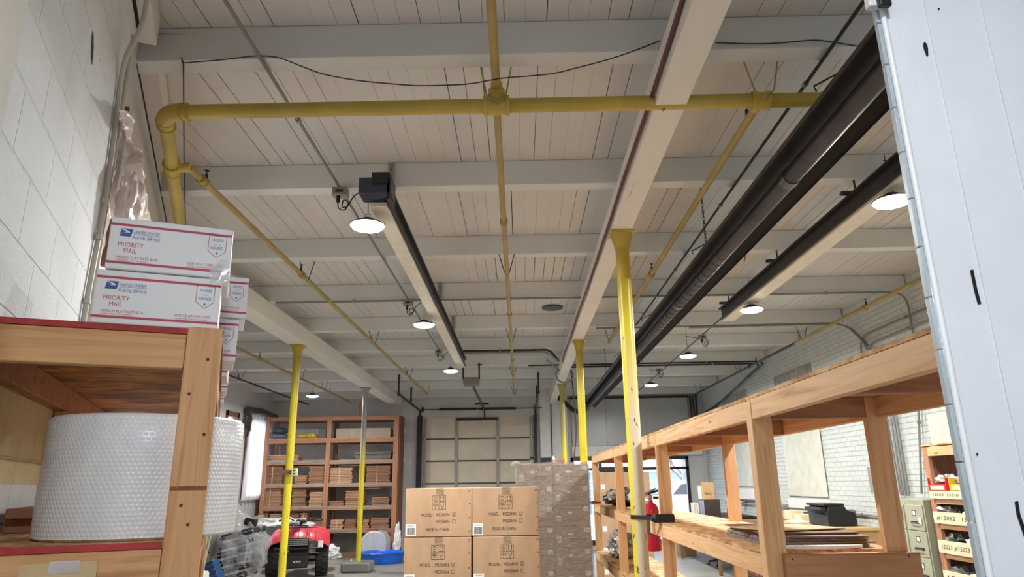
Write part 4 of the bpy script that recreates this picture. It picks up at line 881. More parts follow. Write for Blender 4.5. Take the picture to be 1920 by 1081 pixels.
def wrapwall(p, q):
    b = len(fm.v); n_ = Vector(((q - p).y, -(q - p).x, 0)).normalized(); nz = 70; nx = 30
    for j in range(nz + 1):
        for i in range(nx + 1):
            s = i / nx; z = Z0 + (Z1 - Z0) * j / nz; P_ = p.lerp(q, s); e = min(1, s * 8, (1 - s) * 8, (nz - j) / 4)
            P_ = P_ + n_ * (.004 + .012 * e * abs(noise.noise(Vector((s * 3 + p.x * 3, z * 3.5 + s * 4, p.y)))) + .004 * e * noise.noise(Vector((s * 22, z * 18 - s * 12, 3)))); P_.z = z; fm.v.append(P_)
    for j in range(nz):
        for i in range(nx): a = b + j * (nx + 1) + i; fm.f.append((a, a + 1, a + nx + 2, a + nx + 1))
c4 = [Vector((X0, Y0, 0)), Vector((X1, Y0, 0)), Vector((X1, Y1, 0)), Vector((X0, Y1, 0))]
for a in range(4): wrapwall(c4[a], c4[(a + 1) % 4])
b = len(fm.v)
for j in range(21):
    for i in range(21): fm.v.append(Vector((X0 - .01 + (X1 - X0 + .02) * i / 20, Y0 - .01 + (Y1 - Y0 + .02) * j / 20, Z1 + .012 + .012 * noise.noise(Vector((i * .6, j * .6, 0))))))
for j in range(20):
    for i in range(20): a = b + j * 21 + i; fm.f.append((a, a + 1, a + 22, a + 21))
fm.blob((X0 - .0, Y0 + .01, Z1), (.06, .03, .03), 14, 8, .3, 6)
fo = obj('stretch_film', fm, film('stretch_film', .27, (244, 243, 242)), None, 0, None, 1.2); tag(fo, 'clear wrinkled stretch film wound around the tall stack of cartons', 'film')
# things on top of the wrapped pallet
zt = 1.932
pp = thing('potted_plant', 'small dark leafy pot plant on top of the wrapped cartons', 'plant', (.14, 8.5, zt)); obj('pot', MB().lathe([(.02, 0), (.026, .04), (.02, .04)], (.14, 8.5, zt), 12), GALV(), pp); b = MB()
for a in range(26):
    t = random.random() * 6.28; p0 = Vector((.14, 8.5, zt + .035)); p1 = p0 + Vector((math.cos(t) * .05, math.sin(t) * .05, random.uniform(.0, .05))); n_ = Vector((-math.sin(t), math.cos(t), 0)) * .011; b.add([p0, (p0 + p1) / 2 + n_, p1, (p0 + p1) / 2 - n_ + Vector((0, 0, .004))], [(0, 1, 2, 3)])
obj('leaves', b, paint('leaf_dark', (58, 66, 60), .5), pp, 0, None, .6, False)
tag(obj('black_box', MB().box(.24, .37, 8.4, 8.6, zt, zt + .055), BLACK(), None, .004), 'small black box on top of the wrapped cartons', 'box')
tag(obj('jar', MB().lathe([(.018, 0), (.02, .04), (.012, .05), (.008, .075)], (.4, 8.45, zt), 12), CREAM()), 'small cream jar between black box and tray on wrapped cartons', 'jar')
tag(obj('small_tray', MB().box(.43, .53, 8.4, 8.5, zt, zt + .035), cardboard((188, 128, 110)), None, .003), 'small pinkish card tray on the wrapped cartons beside the yellow column', 'tray')

# ------------------------------------------------------------------ long right shelf
rs = thing('long_wooden_shelf', 'long three-level shelf of new pine two-by-fours right of the columns', 'shelf', (1.33, 6.0, 0)); FX0, FX1 = 1.03, 1.62
PY = [1.3, 3.09, 5.33, 7.7, 10.12]
for y in PY:
    obj('post', MB().box(FX0 - .003, FX0 + .086, y, y + .038, 0, 2.045), wood('z', 'light'), rs, .003); obj('post', MB().box(FX1 - .086, FX1 + .003, y, y + .038, 0, 2.045), wood('z', 'pine'), rs, .003)
obj('post_brace', MB().box(FX0 - .002, FX0 + .088, 3.128, 3.166, 0, 2.04), wood('z', 'light'), rs, .003)
for (zt_, lo) in ((2.045, 0), (1.39, 1), (.77, 1)):
    ys = PY[lo:]
    for a, b in zip(ys, ys[1:]):
        a2 = a + (.078 if a == 3.09 else .038)
        for x in (FX0, FX1 - .038): obj('long_rail', MB().box(x, x + .038, a2, b, zt_ - .089, zt_), wood('y', 'light' if x == FX0 else 'pine'), rs, .003)
        obj('board', MB().box(FX0 + (.0 if zt_ > 2 else .0), FX1, a + .02 + (.058 if a == 3.09 and zt_ < 2 else 0), b + .018, zt_ + .001, zt_ + .0155), osb(), rs)
        if zt_ > 2: obj('underside_joist', MB().box(FX0 + .04, FX1 - .04, (a + b) / 2, (a + b) / 2 + .038, zt_ - .089, zt_ - .001), wood('x', 'red'), rs, .003)
    for y in ys: obj('cross_rail', MB().box(FX0 + .088, FX1 - .088, y, y + .038, zt_ - .089, zt_), wood('x', 'red' if zt_ > 2 else 'pine'), rs, .003)
obj('end_board', MB().box(FX0 + .06, FX1 + .03, 3.05, 3.088, 1.262, 1.40), wood('x', 'brown'), rs, .003)
nb = MB()
for (x, z) in ((1.12, 1.38), (1.125, 1.30), (1.6, 1.385), (1.61, 1.3)): nb.lathe([(.004, 0), (.004, .001)], (x, 3.0495, z), 8, Matrix.Rotation(R(90), 4, 'X'))
objs('screw', nb, BLACK(), rs)
# straps
b = MB(); z = 1.435
def ring(mb, pts, z0, z1, th=.004):
    pts = [Vector((x, y, 0)) for x, y in pts]; n_ = len(pts); c = sum(pts, Vector()) / n_; b0 = len(mb.v)
    for p in pts:
        o_ = p + (p - c).normalized() * th
        for q, zz in ((p, z0), (o_, z0), (o_, z1), (p, z1)): mb.v.append(Vector((q.x, q.y, zz)))
    for i in range(n_):
        j = (i + 1) % n_
        for k_ in range(4): mb.f.append((b0 + i * 4 + k_, b0 + j * 4 + k_, b0 + j * 4 + (k_ + 1) % 4, b0 + i * 4 + (k_ + 1) % 4))
hull = [(.91 + .06 * math.cos(t), 5.6 + .06 * math.sin(t)) for t in [R(20 + 20 * i) for i in range(12)]]
ring(b, hull + [(1.0, 5.322), (1.125, 5.322), (1.125, 5.375)], z - .016, z + .016); bs = obj('black_strap', b, paint('strap_black', (30, 28, 32), .55, .2), None); tag(bs, 'black strap tying the cream column to the long shelf post', 'strap')
b = MB(); b.box(.985, 1.122, 5.305, 5.32, z - .03, z + .03, None); b.blob((1.0, 5.36, z), (.04, .05, .03), 14, 8, .2, 5); o_ = obj('wrapped_tail', b, paint('strap_black', (30, 28, 32), .55, .2), bs); 
b = MB(); hull = [(.925 + .056 * math.cos(t), 10.27 + .056 * math.sin(t)) for t in [R(20 + 20 * i) for i in range(12)]]
ring(b, hull + [(1.01, 10.108), (1.122, 10.108), (1.122, 10.165)], 1.405, 1.432); rt = obj('red_strap', b, paint('strap_red', (120, 30, 44), .5, .1), None); tag(rt, 'dark red ratchet strap tying bright yellow column to the long shelf', 'strap')
obj('buckle', MB().box(1.0, 1.05, 10.07, 10.1, 1.395, 1.445), paint('strap_red', (160, 40, 50), .4, .1), rt, .004)
# fire extinguisher hung behind the cream column
ex = (1.055, 5.86); fx = thing('fire_extinguisher', 'red fire extinguisher hanging behind the cream column', 'fire extinguisher', (ex[0], ex[1], 1.16)); 
obj('cylinder', MB().lathe([(.03, 1.16), (.058, 1.165), (.062, 1.18), (.062, 1.47), (.05, 1.51), (.022, 1.53), (.018, 1.545)], (ex[0], ex[1], 0), 28), paint('extinguisher_red', (186, 24, 48), .25, .05), fx)
obj('label', MB().lathe([(.0627, 1.29), (.0627, 1.4)], (ex[0], ex[1], 0), 28, None, False), paint('extinguisher_label', (70, 60, 64), .5), fx)
b = MB(); b.tube([(ex[0], ex[1], 1.54), (ex[0], ex[1], 1.585)], .016, 12); b.box(ex[0] - .05, ex[0] + .06, ex[1] - .01, ex[1] + .01, 1.585, 1.595); b.tube([(ex[0] - .045, ex[1], 1.60), (ex[0] + .05, ex[1], 1.64)], .008, 8); obj('valve', b, GALV(), fx)
obj('handle', MB().tube([(ex[0] - .02, ex[1], 1.60), (ex[0] + .07, ex[1], 1.625), (ex[0] + .1, ex[1], 1.6)], .009, 8), BLACK(), fx)
obj('hose', MB().tube(bent([(ex[0] + .02, ex[1] - .02, 1.57), (ex[0] + .08, ex[1] - .02, 1.57), (ex[0] + .088, ex[1] - .02, 1.45), (ex[0] + .07, ex[1] - .03, 1.28)], .05), .011, 10), BLACK(), fx)
obj('gauge', MB().lathe([(.016, 0), (.016, .01)], (ex[0], ex[1] - .014, 1.56), 14, Matrix.Rotation(R(90), 4, 'X')), GALV(), fx)
# flat cartons, plate, bagged goods on the shelf
zs_ = 1.4065
fl = thing('flat_cardboard_pile', 'pile of dark flattened cardboard in torn plastic on the middle level of long shelf', 'cardboard', (1.34, 3.6, zs_)); random.seed(5)
for i in range(7):
    a = random.uniform(-.05, .05); M = Matrix.Translation((1.335 + random.uniform(-.015, .015), 3.62 + random.uniform(-.04, .04), zs_ + i * .0085)) @ Matrix.Rotation(a, 4, 'Z'); obj('sheet', MB().box(-.21, .21, -.36, .36, 0, .006 + random.random() * .002, M), cardboard(random.choice([(150, 116, 92), (120, 92, 74), (170, 134, 104)])), fl, .002)
b = MB()
for j in range(13):
    for i in range(31): s = i / 30 * 2 * PI; x = 1.335 + .225 * max(-1, min(1, 1.35 * math.cos(s))); y = 3.62 + .38 * max(-1, min(1, 1.35 * math.sin(s))); b.v.append(Vector((x + .012 * noise.noise(Vector((i, j, 0))), y + .012 * noise.noise(Vector((i, j, 4))), zs_ + .04 * j / 12)))
for j in range(12):
    for i in range(30): a = j * 31 + i; b.f.append((a, a + 1, a + 32, a + 31))
obj('plastic', b, film('stretch_film', .27, (244, 243, 242)), fl, 0, None, 1.2, False)
ps = MB().box(-.2, .2, -.17, .17, 0, .006, Matrix.Translation((1.29, 3.55, zs_ + .0625)) @ Matrix.Rotation(.3, 4, 'Z')); tag(obj('cardboard_sheet', ps, cardboard((206, 176, 132)), None, .002), 'loose pale cardboard sheet lying over the dark flattened pile', 'cardboard')
fp = thing('foam_plate', 'thin white foam sheet at the near end of the middle shelf level', 'foam', (1.31, 3.23, zs_)); obj('sheet', MB().prism([(.125 * math.cos(t) * (1 + .12 * math.cos(2 * t)) * 1.35, .05 * math.sin(t)) for t in [2 * PI * i / 28 for i in range(28)]], 0, .014, Matrix.Translation((1.3, 3.205, zs_))), PAPER(), fp, .003)
b = MB()
for i in range(8): b.box(1.18 + i * .03, 1.183 + i * .03, 3.165, 3.245, zs_ + .0142, zs_ + .0155)
objs('rib', b, PAPER(), fp)
def bagpile(name, label, c, rad, m, sd, parts=3, cat='bag', film_=True):
    t = thing(name, label, cat, c, 0); random.seed(sd)
    for i in range(parts):
        o_ = Vector(c) + Vector((random.uniform(-.5, .5) * rad[0], random.uniform(-.5, .5) * rad[1], rad[2] * (.35 + .45 * i / max(1, parts - 1)) + .02)); obj('lump', MB().blob(o_, (rad[0] * .75, rad[1] * .75, rad[2] * .6), 26, 16, .3, 7, -(o_.z - c[2]) + .004, None, sd + i), m[i % len(m)], t, 0, None, 1.0)
    return t
DKF = paint('dark_fabric', (42, 40, 42), .7, .3, 0.0, .3, 14); SHF = paint('silver_plastic', (206, 204, 198), .22, .1, 0.0, .6, 10); FAD = clearfilm('film_dense', .75, (222, 222, 222))
bagpile('bagged_goods', 'dark goods in white plastic bags on the far bay of the middle shelf', (1.33, 9.1, zs_), (.2, .6, .13), [DKF, SHF, DKF, SHF], 11, 5)
bagpile('clear_bag', 'clear plastic bag of film on lower level behind the yellow column', (1.35, 9.3, .787), (.2, .5, .2), [SHF, FAD], 21, 3); bagpile('black_bag', 'black bag on the middle shelf at its far end', (1.33, 10.0, zs_), (.15, .15, .11), [DKF], 31, 2)

# ------------------------------------------------------------------ cartons by the storefront, workbench and its things
random.seed(9)
for i in range(3):
    for j in range(5):
        x = 1.50 + i * .32; z = j * .375; t = thing('stock_carton', 'brown carton stacked before the storefront, %s stack, %s' % (('left', 'middle', 'right')[i], ('bottom', 'second up', 'third up', 'fourth up', 'top')[j]), 'box', (x + .15, 13.8, z), 0, 'stock cartons before the storefront')
        obj('body', MB().box(x, x + .31, 13.55, 14.05, z + .001, z + .373), CB, t, .004); obj('label', MB().rect(.02, .1, .06, .15, plane((x, 13.549, z), (1, 0, 0), (0, 0, 1))), PAPER(), t, 0, None, .6, False)
t = thing('carton', 'closed brown carton standing on the floor by the storefront', 'box', (4.1, 17.6, 0)); obj('body', MB().box(3.72, 4.12, 17.3, 17.7, 0, .34), CB, t, .004); obj('tape', MB().box(3.9, 3.95, 17.298, 17.702, .3, .3415), PT, t)
def table(name, label, x0, x1, y0, y1, h, top, side, cat='table', legw=.06):
    t = thing(name, label, cat, ((x0 + x1) / 2, (y0 + y1) / 2, 0)); obj('top', MB().box(x0, x1, y0, y1, h - .035, h), top, t, .004)
    for x in (x0 + .02, x1 - .02 - legw):
        for y in (y0 + .02, y1 - .02 - legw): obj('leg', MB().box(x, x + legw, y, y + legw, 0, h - .036), side, t, .003)
    obj('apron', MB().box(x0 + .03, x1 - .03, y0 + .03, y0 + .05, h - .28, h - .036).box(x0 + .03, x0 + .05, y0 + .05, y1 - .03, h - .28, h - .036), side, t, .002); return t
table('workbench', 'tan wooden workbench against the brick wall under the printer', 4.2, 4.93, 9.95, 12.1, 1.04, paint('bench_top', (206, 170, 112), .5), paint('bench_side', (186, 146, 92), .5))
table('dark_workbench', 'dark-topped workbench far along the brick wall under the shipping box', 3.62, 4.9, 13.6, 16.8, .97, paint('bench_dark', (70, 62, 60), .5, .2), wood('y', 'old'))
dw = thing('dresser', 'brown wooden drawer chest beside the dark workbench', 'dresser', (4.3, 13.1, 0)); obj('body', MB().box(4.05, 4.9, 12.6, 13.5, .05, .96), wood('x', 'dark'), dw, .005); obj('top', MB().box(4.0, 4.92, 12.55, 13.55, .961, .99), wood('x', 'dark'), dw, .005)
for z in (.2, .45, .7): d_ = obj('drawer', MB().box(4.035, 4.049, 12.66, 13.44, z - .1, z + .1), wood('y', 'dark'), dw, .003); objs('knob', MB().lathe([(.012, 0), (.016, .02), (.005, .03)], (4.03, 12.9, z), 10, Matrix.Rotation(R(-90), 4, 'Y')).lathe([(.012, 0), (.016, .02), (.005, .03)], (4.03, 13.2, z), 10, Matrix.Rotation(R(-90), 4, 'Y')), GALV(), d_)
zb = 1.041; pr_ = thing('printer', 'large black printer on the tan workbench', 'printer', (4.6, 10.6, zb)); y0 = 10.3
obj('body', MB().prism([(4.36, 0), (4.36, .2), (4.39, .27), (4.62, .27), (4.64, .22), (4.76, .18), (4.77, 0)], -11.0, -10.32, Matrix.Translation((0, 0, zb + .002)) @ Matrix.Rotation(R(90), 4, 'X')), paint('printer_black', (24, 24, 26), .4, .1), pr_, .008)
obj('scanner_lid', MB().box(4.33, 4.62, 10.33, 10.98, zb + .275, zb + .31), paint('printer_black', (24, 24, 26), .4, .1), pr_, .01); obj('output_tray', MB().box(4.24, 4.4, 10.42, 10.9, zb + .17, zb + .182), BLACK(), pr_, .004); obj('control_panel', MB().box(4.29, 4.36, 10.36, 10.94, zb + .21, zb + .255), DSTEEL(), pr_, .006)
tag(obj('white_tray', MB().box(4.24, 4.42, 11.15, 11.6, zb, zb + .03), PAPER(), None, .006), 'white paper tray lying on the tan workbench behind the printer', 'tray')
for i, (y, z) in enumerate(((11.3, .0), (11.75, 0))): tag(obj('cream_box', MB().box(4.5, 4.72, y + .35, y + .65, zb, zb + .1 + .05 * i), cardboard((226, 212, 178)), None, .004), ('low cream box' if i == 0 else 'taller cream box') + ' at the back of the tan workbench', 'box', 'cream boxes on the workbench')
zb2 = .971
bb = thing('dark_carton', 'dark brown box with a pale side under the shipping box', 'box', (3.95, 15, zb2)); obj('body', MB().box(3.8, 4.13, 14.95, 15.35, zb2, zb2 + .34), paint('box_dark_brown', (66, 50, 44), .6, .1), bb, .005); obj('pale_side', MB().box(3.797, 3.8, 14.96, 15.34, zb2 + .01, zb2 + .33), paint('box_side_blue', (150, 156, 172), .5, .15, 0.0, 0, 30), bb)
fe = thing('shipping_box', 'open kraft shipping box standing on the dark box', 'box', (3.9, 15.1, 1.312)); obj('body', MB().box(3.78, 4.05, 15.0, 15.3, zb2 + .342, zb2 + .62), cardboard((206, 168, 122)), fe, .004)
b = MB(); b.add([(3.78, 15.0, 1.591), (4.05, 15.0, 1.591), (4.04, 14.99, 1.66), (3.79, 14.99, 1.66)], [(0, 1, 2, 3)]); b.add([(3.78, 15.0, 1.591), (3.78, 15.3, 1.591), (3.755, 15.29, 1.65), (3.755, 15.01, 1.65)], [(0, 1, 2, 3)]); objs('flap', b, cardboard((214, 178, 132)), fe, 0, None, .6)
obj('white_side', MB().box(3.777, 3.78, 15.01, 15.29, 1.32, 1.585), PAPER(), fe); F = plane((3.78, 14.998, 1.312), (1, 0, 0), (0, 0, 1)); obj('dark_letters', MB().text('Fed', .06, .09, .09, .06, F), paint('shipping_purple', (50, 34, 52), .6), fe, 0, None, .6, False); obj('pale_letters', MB().text('Ex', .16, .09, .06, .055, F), paint('shipping_grey', (150, 122, 96), .6), fe, 0, None, .6, False)
for i in range(5): tag(obj('binder', MB().box(3.66 + i * .022, 3.678 + i * .022, 15.3, 15.55, zb2, zb2 + .27 - .01 * (i % 2)), paint('binder_%d' % i, ((226, 226, 220), (208, 200, 180), (232, 230, 226), (190, 186, 170), (222, 220, 214))[i], .5), None, .002), ('leftmost', 'second', 'middle', 'fourth', 'rightmost')[i] + ' slim pale binder beside the dark box', 'binder', 'pale binders on the dark workbench')
tag(obj('red_can', MB().lathe([(.04, 0), (.042, .01), (.042, .16), (.03, .19), (.02, .2)], (4.2, 14.6, zb2), 20), paint('can_red', (206, 30, 34), .3)), 'red can on the dark workbench right of the dark box', 'can')
for i, (x, y) in enumerate(((4.4, 14.2), (4.6, 14.0), (4.3, 13.9))): tag(obj('black_folder', MB().box(x - .12, x + .12, y - .1, y + .1, zb2, zb2 + .03 + .015 * i), BLACK(), None, .004), ('thin', 'middle', 'thick')[i] + ' black folder lying on the dark workbench', 'folder', 'black folders on the dark workbench')
chb = thing('office_chair', 'black office chair whose five-star base shows under the long shelf', 'chair', (4.15, 15.25, 0))
b = MB()
for k_ in range(5): a = 2 * PI * k_ / 5 + .3; b.tube([(4.15, 15.25, .12), (4.15 + .28 * math.cos(a), 15.25 + .28 * math.sin(a), .075)], [.028, .018], 8)
obj('star_base', b, BLACK(), chb); b = MB()
for k_ in range(5): a = 2 * PI * k_ / 5 + .3; b.lathe([(.026, -.02), (.026, .02)], (4.15 + .28 * math.cos(a), 15.25 + .28 * math.sin(a), .028), 12, Matrix.Rotation(R(90), 4, 'X'))
objs('caster', b, BLACK(), chb); obj('gas_post', MB().tube([(4.15, 15.25, .12), (4.15, 15.25, .45)], .025, 12), DSTEEL(), chb); obj('seat', MB().blob((4.15, 15.25, .48), (.25, .25, .05), 24, 10, .02), DKF, chb); 

# filing cabinets
FC = paint('filing_green_grey', (158, 160, 138), .42, .04, 0.0, .03, 3)
fc = thing('filing_cabinet', 'nearer of the grey-green steel filing cabinets, note stuck on its top drawer', 'filing cabinet', (4.62, 7.94, 0), 0, 'grey-green filing cabinets')
obj('body', MB().box(4.31, 4.97, 7.755, 8.125, .0, 1.465), FC, fc, .005)
for k_ in range(5):
    z1_ = 1.405 - k_ * .27; d_ = obj('drawer', MB().box(4.295, 4.31, 7.768, 8.112, z1_ - .262, z1_), FC, fc, .004)
    h = MB(); h.tube(bent([(4.295, 7.85, z1_ - .185), (4.27, 7.85, z1_ - .185), (4.27, 8.0, z1_ - .185), (4.295, 8.0, z1_ - .185)], .01), .006, 6); h.box(4.286, 4.294, 7.84, 8.01, z1_ - .18, z1_ - .168); q_ = obj('handle', h, DSTEEL(), fc); q_.parent = d_
    h = MB()
    for (ya, yb, za, zb_) in ((7.9, 7.965, -.055, -.06), (7.9, 7.965, -.105, -.11), (7.9, 7.905, -.06, -.11), (7.96, 7.965, -.06, -.11)): h.box(4.29, 4.295, ya, yb, z1_ + min(za, zb_), z1_ + max(za, zb_) + .001)
    q_ = obj('label_holder', h, DSTEEL(), fc); q_.parent = d_; q_ = obj('card', MB().box(4.292, 4.295, 7.905, 7.96, z1_ - .105, z1_ - .061), PAPER(), fc); q_.parent = d_
dup(fc, (4.62, 8.32, 0), 0, 'farther grey-green filing cabinet, paper sheet taped on its top drawer')
tag(obj('sticky_note', MB().box(4.285, 4.288, 7.80, 7.86, 1.21, 1.28), paint('note_cream', (226, 222, 190), .7), None), 'cream note stuck on the nearer filing cabinet', 'note'); tag(obj('paper_sheet', MB().box(4.286, 4.288, 8.17, 8.28, 1.24, 1.39), PAPER(), None), 'white paper sheet taped on the farther filing cabinet', 'paper')
tag(obj('electric_panel', MB().box(4.86, 4.99, 9.62, 10.0, 1.49, 1.85), paint('panel_grey_green', (134, 140, 134), .45), None, .006), 'grey electric box on the brick wall beside the riser conduits', 'electric box')
for i in range(3): conduit('conduit', 'riser conduit down the brick wall behind the filing cabinets, ' + ('left', 'middle', 'right')[i] + ' of three', [(4.965, 9.36 - i * .07, 1.47), (4.965, 9.36 - i * .07, 3.3 - i * .1)], .014, .1, GALV(), 8, True, 'conduits on the right wall')
# bin rack
bx0, bx1, by0, by1 = 4.15, 4.72, 5.4, 7.32
rk = thing('bin_rack', 'wooden rack of labelled parts bins at the right edge beside filing cabinets', 'rack', ((bx0 + bx1) / 2, 6.4, 0))
for x in (bx0, bx1 - .038):
    for y in (by0, by1 - .089): obj('post', MB().box(x, x + .038, y, y + .089, 0, 2.0), wood('z', 'red'), rk, .003)
obj('side_panel', MB().box(bx0 + .04, bx1 - .04, by1 - .02, by1, 0, 1.99), wood('z', 'dark'), rk)
obj('top_rail', MB().box(bx0 - .002, bx0 + .036, by0, by1 - .09, 1.9, 1.99), wood('y', 'pine'), rk, .003); obj('top_board', MB().box(bx0 - .01, bx1, by0, by1, 2.001, 2.016), osb(), rk)
BL = paint('bin_cream', (222, 206, 170), .7, .05)
levels = [(1.49, .075, ''), (1.255, .11, '#15012   15012   15012'), (.98, .12, '15023 ,#15023 15024 ,#15025'), (.70, .12, '15021   15022')]
lvt = ['15020  15010   15009 ,#15013', '#15012   15012   15012', '15023 ,#15023   15024 ,#15025', '15023     15022']
for i, ((z, h_, _), tx) in enumerate(zip(levels, lvt)):
    obj('shelf_board', MB().box(bx0 + .01, bx1, by0 + .09, by1 - .09, z - .016, z), WHITE(), rk); 
    obj('shelf_rail', MB().box(bx0 + .0, bx0 + .03, by0 + .09, by1 - .09, z - .05, z - .017), wood('y', 'pine'), rk, .002)
    l_ = obj('bin_front', MB().box(bx0 - .03, bx0 - .018, by0 + .02, by1 - .05, z, z + h_), BL, rk, .003)
    F = plane((bx0 - .0312, by1 - .09, z), (0, -1, 0), (0, 0, 1)); q_ = obj('handwriting', MB().text(tx, 0.02, h_ * .3, .95, h_ * .38, F, .2), INK(), rk, 0, None, .6, False); q_.parent = l_
    random.seed(40 + i)
    if i:
        m_ = [GALV(), DKF, SHF, paint('brass_bits', (150, 120, 80), .4, .2, .6)]
        for k_ in range(9):
            y = by1 - .15 - k_ * .18; o_ = obj('loose_parts', MB().blob((bx0 + .08, y, z + h_ * .9), (.08, .1, .045 + random.random() * .03), 14, 9, .45, 11, None, None, k_ + i * 9), m_[k_ % 4], rk, 0, None, .9); o_['kind'] = 'stuff'
        o_ = None
for (ya, yb, c, nm) in ((6.98, 7.28, (206, 32, 46), 'red'), (6.6, 6.93, (224, 188, 44), 'yellow'), (6.2, 6.55, (40, 90, 170), 'blue')):
    t = thing('parts_bin', nm + ' plastic parts bin with bagged hardware on the top of the bin rack shelf', 'bin', (bx0 + .1, (ya + yb) / 2, 1.566), 0, 'plastic parts bins'); m = paint('bin_' + nm, c, .35, .03); zz = 1.566
    b = MB(); b.box(bx0 - .02, bx0 + .3, ya, ya + .006, zz, zz + .12); b.box(bx0 - .02, bx0 + .3, yb - .006, yb, zz, zz + .12); b.box(bx0 - .02, bx0 - .014, ya + .007, yb - .007, zz, zz + .06); b.box(bx0 + .294, bx0 + .3, ya + .007, yb - .007, zz, zz + .12); b.box(bx0 - .02, bx0 + .3, ya + .007, yb - .007, zz, zz + .006); obj('tub', b, m, t, .002)
    obj('card', MB().box(bx0 - .0235, bx0 - .021, ya + .03, yb - .04, zz + .008, zz + .05), BL, t); obj('bagged_hardware', MB().blob((bx0 + .09, (ya + yb) / 2, zz + .1), (.1, (yb - ya) * .38, .05), 18, 12, .3, 8), SHF, t, 0, None, .9)

# ------------------------------------------------------------------ tall shelving across the back left
ts = thing('tall_wooden_shelving', 'floor to near-ceiling wooden shelving unit against the back left wall', 'shelving', (-4.8, 18.3, 0)); YF, YK = 17.95, 18.72
xp = [(-6.56, -6.45), (-4.97, -4.85), (-3.24, -3.11)]; LV = [3.43, 2.865, 2.315, 1.752, 1.205, .657]
for a, b in xp:
    obj('post', MB().box(a, b, YF, YF + .04, 0, 3.45), wood('z', 'red'), ts, .003); obj('post', MB().box(a, b, YK - .04, YK, 0, 3.45), wood('z', 'dark'), ts, .003)
for k_ in range(7): obj('side_board', MB().box(-3.105, -3.085, YF + .02 + k_ * .1, YF + .117 + k_ * .1, 0, 3.44), wood('z', 'dark'), ts, .002)
for j, z in enumerate(LV):
    for (a, b) in ((xp[0][1], xp[1][0]), (xp[1][1], xp[2][0])):
        obj('shelf_edge', MB().box(a, b, YF, YF + .038, z - (.1 if j < 2 else .085), z - (.0 if j < 2 else .04)), wood('x', 'red'), ts, .003)
        if j: 
            obj('shelf_board', MB().box(a, b, YF + .002, YK, z - .001 - (0 if j > 1 else .001), z + .014), osb() if j < 2 else wood('x', 'grey'), ts)
            if j > 1: obj('grey_lip', MB().box(a, b, YF - .001, YF + .037, z - .0395, z - .0015), wood('x', 'grey'), ts, .002)
        obj('back_rail', MB().box(a, b, YK - .038, YK, z - .1, z - .002), wood('x', 'dark'), ts, .003)
obj('base_board', MB().box(xp[0][1], xp[1][0], YF + .002, YF + .04, .0, .12), wood('x', 'old'), ts, .003); obj('base_board', MB().box(xp[1][1], xp[2][0], YF + .002, YF + .04, .0, .12), wood('x', 'old'), ts, .003)
obj('top_block', MB().box(-4.2, -4.02, YF + .1, YF + .2, 3.451, 3.8), wood('z', 'red'), ts, .003)
def bundle(px0, px1, pyt, lev, label, c, strap=True, dk=.38):
    z0 = LV[lev] + .0145 if lev < 6 else .13
    a = at(px0, pyt, Y=YF + .08); b_ = at(px1, pyt, Y=YF + .08); x0, x1, z1 = a.x, b_.x, a.z; x1 -= .01; x0 += .01; n_ = max(3, int((z1 - z0) / .034)); dz = (z1 - z0) / n_
    t = thing('cardboard_bundle', label, 'cardboard', ((x0 + x1) / 2, YF + .28, z0), 0, 'bundles of flattened cartons on the tall shelving'); y0 = YF + .07 
    mb = MB()
    for i in range(n_): j1, j2, j3 = [random.uniform(-.03, .03) for _ in range(3)]; mb.box(x0 + j1 * .6 + .008, x1 + j2 * .6 - .008, y0 + abs(j3), y0 + dk + j3, z0 + i * dz, z0 + (i + 1) * dz - .007)
    obj('flattened_cartons', mb, cardboard(c), t)
    if strap:
        xs = x0 + (x1 - x0) * random.uniform(.35, .6); obj('strap', MB().box(xs - .006, xs + .006, y0 - .003, y0 + dk + .03, z0 + .001, z1 + .004), paint('twine', (216, 196, 150), .7), t)
    return t
BC = [(176, 132, 100), (156, 116, 88), (190, 150, 118), (144, 104, 80)]
PX = lambda x: 420 + x / 2.836; PYY = lambda y: 700 + y / 2.836
rowsb = {2: [(218, 400, 432, 'wide low', 0), (695, 890, 414, 'wide grey', 0)], 3: [(215, 318, 495, 'leftmost tall', 1), (375, 444, 540, 'short', 0), (449, 538, 495, 'tall', 0), (560, 685, 500, 'wide', 1), (755, 888, 490, 'rightmost tall', 1)],
         4: [(200, 308, 612, 'leftmost rounded', 1), (362, 440, 612, 'tall', 0), (453, 530, 628, 'squat', 0), (555, 640, 675, 'lowest', 0), (645, 748, 622, 'tall right', 0), (783, 882, 655, 'rightmost low', 0)],
         5: [(190, 238, 738, 'leftmost narrow', 0), (241, 305, 745, 'second narrow', 0), (355, 400, 740, 'third narrow', 0), (402, 446, 740, 'fourth', 1), (449, 520, 787, 'low', 0), (562, 636, 776, 'low right', 1), (639, 705, 775, 'middle right', 0), (735, 772, 775, 'slim', 0), (776, 880, 768, 'rightmost wide', 0)]}
nmr = {2: 'second shelf from the top', 3: 'third shelf from the top', 4: 'fourth shelf from the top', 5: 'lowest shelf'}
random.seed(12)
for lv, L in rowsb.items():
    for i, (a, b, c, nm, st_) in enumerate(L): bundle(PX(a), PX(b), PYY(c), lv, '%s bundle of flattened cartons on the %s of tall shelving' % (nm, nmr[lv]), BC[(i + lv) % 4] if not (lv == 2 and i) else (120, 112, 106), bool(st_))
z0 = LV[1] + .0145
def xz(a): return at(PX(a), 820, Y=YF + .2).x
